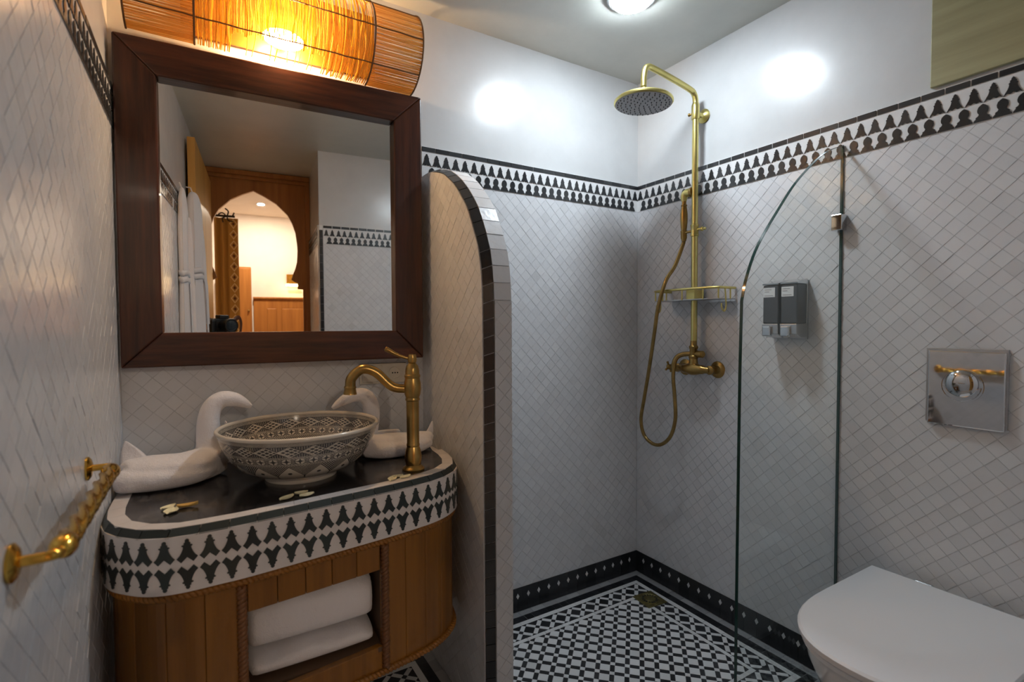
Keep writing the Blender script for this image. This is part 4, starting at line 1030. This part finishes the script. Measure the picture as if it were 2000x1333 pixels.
dl([(.3995, -.570, .187, -.05), (.412, -.574, .189, -.05), (.414, -.572, .188, -.05)], 'seat', 'lidplastic')
dl([(.4155, -.572, .188, -.052), (.417, -.578, .192, -.052), (.429, -.580, .193, -.052), (.4335, -.574, .189, -.053), (.4345, -.50, .15, -.09)], 'lid', 'lidplastic', sm=25)
for dy in (-.07, .07): obj('hinge', MB().cyl((-.038, YT+dy-.018, .421), (-.038, YT+dy+.018, .421), .010), 'chrome', to, smooth=40)

# ------------------------------------------------------------------ floor drain
dr = thing('floor_drain', 'square worn brass drain in the shower floor corner', 'drain', (DRC[0], DRC[1], 0))
DM = Matrix.Translation((DRC[0], DRC[1], 0)) @ Matrix.Rotation(math.radians(-4), 4, 'Z')
obj('plate', MB().box(-.049, .049, -.049, .049, -.0009, .0028, DM), 'drain', dr, bevel=.0012)
obj('grate', MB().lathe([(.039, .0024), (.039, .0046), (.036, .0050), (.0345, .0040), (.021, .0040), (.020, .0052), (0, .0055)], (DRC[0], DRC[1], 0), n=40), 'drain', dr, smooth=40)
for k in range(16):
    a = 2*PI*k/16; m4 = DM @ Matrix.Rotation(a, 4, 'Z'); obj('slot', MB().box(.0235, .0325, -.0026, .0026, .0038, .0048, m4), 'hole', dr)

# ================================================================== what the mirror shows
# camera on a tripod at the viewpoint (its lens ends just behind it)
FH = V3((F_.x, F_.y, 0)).normalized(); CB = CAM-F_*.115
Mc = Matrix(((RR.x, F_.x, UU.x, CB.x), (RR.y, F_.y, UU.y, CB.y), (RR.z, F_.z, UU.z, CB.z), (0, 0, 0, 1)))
ph = thing('photo_camera', 'black photo camera with a brown leather strap seen in the mirror', 'camera', (0, 0, 0), mat=Mc)
obj('body', MB().box(-.068, .068, -.035, .018, -.045, .038, Mc).box(-.028, .028, -.03, .022, .036, .058, Mc), 'camblack', ph, bevel=.006)
obj('grip', MB().box(-.080, -.050, -.02, .034, -.043, .032, Mc), 'camblack', ph, bevel=.010, seg=3)
ln = obj('lens_barrel', MB().lathe([(.030, .014), (.034, .018), (.035, .060), (.037, .064), (.038, .098), (.036, .100), (.033, .096), (0, .092)], CB, F_, n=32), 'camblack', ph, smooth=40)
obj('front_glass', MB().lathe([(.032, .094), (.022, .0965), (0, .0975)], CB, F_, n=32), 'lens', ln, smooth=60)
sp2 = crom([Mc @ V3(p) for p in [(.07, -.005, .03), (.10, -.01, .045), (.12, -.02, .01), (.115, -.03, -.06), (.08, -.04, -.10), (.02, -.045, -.09), (-.06, -.042, -.05), (-.10, -.03, .0), (-.085, -.01, .035), (-.07, -.005, .03)]], 6)
obj('strap', MB().tube(sp2, .012, 8, squash=(1, .22)), 'leather', ph, smooth=60)
tr = thing('tripod', 'black tripod carrying the photo camera in the doorway', 'tripod', (CB.x, CB.y, 0))
top = V3((CB.x, CB.y, CB.z-.047))
obj('head', MB().lathe([(0, 0), (.03, 0), (.03, -.012), (.016, -.016), (.022, -.04), (.018, -.06), (.03, -.07), (.03, -.085), (0, -.085)], top), 'camblack', tr, smooth=40)
obj('centre_column', MB().cyl(top+V3((0, 0, -.08)), (CB.x, CB.y, .48), .013), 'camblack', tr, smooth=40)
for a in (2.0, 4.1, 6.0):
    d = V3((cos(a), sin(a), 0)); q = V3((CB.x, CB.y, .98))+d*.03; foot = V3((CB.x, CB.y, .004))+d*(.085 if a == 2.0 else .20)
    obj('leg', MB().tube([q, q.lerp(foot, .5), q.lerp(foot, .52), foot], [.013, .012, .009, .009], 10), 'camblack', tr, smooth=40)

# open pine door against the left wall
do = thing('door_1', 'open yellow pine door against the left wall seen in the mirror', 'door', (-1.85, -1.94, 0), kind='structure')
obj('leaf', MB().box(-1.868, -1.833, -2.385, -1.485, .01, 2.10), 'yellowpine', do, bevel=.002)
obj('handle', MB().tube(crom([(-1.833, -1.54, 1.02), (-1.80, -1.54, 1.02), (-1.795, -1.56, 1.02), (-1.795, -1.64, 1.02)], 4), .007, 10), 'brass', do, smooth=60)
# robes on the left wall
def robe(label, y0, xc, rx_, sc_, top_):
    t = thing('bathrobe', label, 'robe', (XC+.02, y0, .62), 'bathrobes hanging on the left wall')
    rows = [(top_, .010, .025), (top_-.012, .024, .060), (top_-.05, .036, .095), (top_-.14, .042, .115), (top_-.26, .040, .125), (top_-.36, .037, .120), (top_-.42, .034, .112), (top_-.47, .036, .118), (top_-.60, .044, .135), (top_-.80, .050, .150), (top_-1.08, .056, .160)]
    mb = MB(); n = 40; rings = []
    for q, (z, a, c) in enumerate(rows):
        fo = min(1, q/3); rings.append([(xc+a*rx_*cos(t_)*(1+.10*fo*sin(9*t_+y0*9))+.006*fo*sin(5*t_), y0+c*sc_*sin(t_)*(1+.05*fo*sin(7*t_)), z-.02*fo*(q == len(rows)-1)*sin(6*t_)) for t_ in [2*PI*k/n for k in range(n)]])
    o = obj('body', mb.loft(rings), 'robe', t, smooth=80); s_ = o.modifiers.new('sub', 'SUBSURF'); s_.levels = s_.render_levels = 1
    for dz in (-.395, -.425): obj('belt', MB().tube([(xc+.042*rx_*cos(a), y0+.124*sc_*sin(a), top_+dz+.004*sin(3*a)) for a in [2*PI*k/32 for k in range(32)]], .013, 8, closed=True, squash=(1, .5)), 'robe', t, smooth=80)
    obj('belt_end', MB().tube(crom([(xc+.042*rx_, y0-.03, top_-.41), (xc+.052*rx_, y0-.035, top_-.50), (xc+.058*rx_, y0-.03, top_-.68), (xc+.060*rx_, y0-.03, top_-.80)], 4), .012, 8, squash=(.4, 1)), 'robe', t, smooth=80)
    sl = [(xc+.01*rx_, y0-.05*sc_, top_-.13), (xc+.024*rx_, y0-.065*sc_, top_-.28), (xc+.030*rx_, y0-.07*sc_, top_-.50), (xc+.034*rx_, y0-.07*sc_, top_-.66)]
    obj('sleeve', MB().tube(crom(sl, 6), [.030*sc_]+[.036*sc_]*10+[.042*sc_]*8, 14, squash=(1, .55*rx_+.1)), 'robe', t, smooth=80)
    obj('hanging_loop', MB().tube([(xc, y0, top_-.01), (xc-.01, y0, top_+.02), (XC+.012, y0, top_+.022)], .003, 6), 'robe', t)
robe('white bathrobe hanging nearer to the mirror on the left wall', -1.17, -1.856, .40, .64, 1.765)
robe('white bathrobe hanging nearer to the open door on the left wall', -1.40, -1.838, .85, .66, 1.80)
# arched wooden doorway
YA = -2.40
fr_ = obj('door_2', MB(), 'cedar') if False else None
arch_r = [(-1.267, 0), (-1.267, 1.393), (-1.303, 1.395), (-1.303, 1.440), (-1.322, 1.445), (-1.3445, 1.462), (-1.333, 1.500), (-1.316, 1.545), (-1.3046, 1.5925), (-1.300, 1.674), (-1.3025, 1.720), (-1.3119, 1.80), (-1.333, 1.865), (-1.363, 1.923), (-1.4352, 1.996), (-1.51, 2.040), (-1.578, 2.072)]
arch_l = [(-3.156-x, z) for x, z in reversed(arch_r[:-1])]
arch_l = [(max(-1.872, x), z) for x, z in arch_l]
pan = [(-1.879, 0), (-1.879, 2.165), (-1.216, 2.165), (-1.216, 0)]+arch_r+arch_l
af = thing('door_2', 'carved orange cedar doorway with a pointed horseshoe arch seen in the mirror', 'doorway', (-1.55, YA, 0), kind='structure')
obj('arch_panel', MB().prism(pan, lambda a, c, d: V3((a, d, c)), YA-.03, YA), 'cedar', af)
obj('cornice', MB().box(-1.879, -1.216, YA-.04, YA+.03, 2.165, 2.198).box(-1.879, -1.216, YA-.03, YA+.016, 2.140, 2.165), 'cedar', af, bevel=.003)
obj('side_post', MB().box(-1.248, -1.216, YA, YA+.022, 0, 2.14), 'cedar', af, bevel=.003)
# bedroom beyond
BXa, BXb, BYa, BYb, BH = -3.0, .4, -5.0, -2.46, 2.40
shell('wall_bedroom', 'warm cream bedroom walls seen through the arched doorway in the mirror', 'wall', 'cream', (BXa, BXb, BYa-.1, BYa, 0, BH), (BXa-.1, BXa, BYa-.1, BYb, 0, BH), (BXb, BXb+.1, BYa-.1, BYb, 0, BH), (BXa, -1.885, BYb, BYb+.01, 0, BH), (-1.21, BXb, BYb, BYb+.01, 0, BH), (-1.885, -1.21, BYb, BYb+.03, 2.2, BH))
shell('ceiling_bedroom', 'pale bedroom ceiling with a small downlight seen in the mirror', 'ceiling', 'cream', (BXa-.1, BXb+.1, BYa-.1, BYb+.02, BH, BH+.08))
shell('floor_bedroom', 'bedroom floor beyond the arched doorway', 'floor', 'cream', (BXa-.1, BXb+.1, BYa-.1, -2.46, -.1, -.001))
def downlight(x, y, label):
    t = thing('downlight', label, 'lamp', (x, y, BH))
    obj('trim_ring', MB().lathe([(.030, 0), (.046, 0), (.044, -.006), (.032, -.005)], (x, y, BH)), 'ceramic', t, smooth=40)
    obj('lamp_disc', MB().lathe([(0, -.008), (.030, -.008), (.031, -.001)], (x, y, BH)), glow('downlight_glow', (1, .84, .66), ROOM_LAMP*11), t)
downlight(-1.53, -4.35, 'small glowing downlight in the bedroom ceiling seen through the arch')
# wainscot, small door, wall light, curtain
wn = thing('wainscot', 'orange wood panelling along the far bedroom wall in the mirror', 'panelling', (-.9, BYa, 0))
obj('board', MB().box(-1.626, -.30, BYa+.001, BYa+.03, 0, 1.44), 'cedar', wn); obj('cap_rail', MB().box(-1.63, -.30, BYa+.001, BYa+.05, 1.44, 1.462), 'cedar', wn, bevel=.004)
for x in (-1.49, -1.33, -.80): obj('raised_panel', MB().box(x, x+(.10 if x < -1.4 else .46), BYa+.028, BYa+.040, .30, 1.33), 'cedar', wn, bevel=.006)
cd2 = thing('wooden_cupboard', 'narrow dark orange wooden cupboard beside the curtain in the mirror', 'cupboard', (-1.71, BYa+.1, 0))
obj('carcass', MB().box(-1.90, -1.645, BYa+.001, BYa+.16, 0, 1.79), 'cedar', cd2, bevel=.003); dd_ = obj('door', MB().box(-1.89, -1.655, BYa+.16, BYa+.175, .05, 1.77), 'cedar', cd2, bevel=.003)
obj('knob', MB().ell((-1.675, BYa+.185, 1.30), (.012, .014, .012), 10, 6), 'brass', dd_, smooth=60)
wl = thing('bedside_light', 'small brass wall light glowing above the panelling in the mirror', 'lamp', (-1.215, BYa+.03, 1.58))
obj('bracket', MB().box(-1.275, -1.155, BYa+.001, BYa+.03, 1.60, 1.735), 'towelgold', wl, bevel=.004)
obj('glow_bar', MB().cyl((-1.28, BYa+.055, 1.607), (-1.15, BYa+.055, 1.607), .012), glow('warm_bar', (1, .62, .25), ROOM_LAMP*.3), wl, smooth=60)
cu_ = thing('curtain', 'ochre curtain with a diamond border hanging beyond the arch in the mirror', 'curtain', (-1.80, -3.5, 0))
me = bpy.data.meshes.new('cloth'); vs = []; fs = []; nx, nz = 60, 10; uvs = []
for s_ in (0, 1):
    for j in range(nz+1):
        for i in range(nx+1):
            u = i/nx; z = .02+2.05*j/nz; vs.append((-1.90+.185*u, -3.5+.016*sin(u*22)*(1 if u < .6 else .35)-.004*s_, z))
k = (nx+1)*(nz+1)
for s_ in (0, 1):
    for j in range(nz):
        for i in range(nx):
            a = s_*k+j*(nx+1)+i; fs.append((a, a+1, a+nx+2, a+nx+1) if not s_ else (a+nx+1, a+nx+2, a+1, a))
me.from_pydata(vs, [], fs); uvl = me.uv_layers.new(name='UVMap')
for l in me.loops:
    q = l.vertex_index % k; uvl.data[l.index].uv = ((q % (nx+1))/nx, (q//(nx+1))/nz)
me.materials.append(M['curtain']); me.shade_smooth(); link('cloth', me, cu_)
obj('rod', MB().cyl((-2.2, -3.52, 2.09), (-1.74, -3.52, 2.09), .010), 'iron', cu_, smooth=40)
mb = MB()
for q in range(5):
    a = q*1.25; mb.tube(crom([(-1.80, -3.50, 2.085), (-1.80+.04*cos(a), -3.48, 2.085+.04*sin(a)), (-1.80+.065*cos(a+.5), -3.48, 2.085+.065*sin(a+.5))], 4), .006, 6)
obj('leaf_finial', mb, 'iron', cu_, smooth=60)
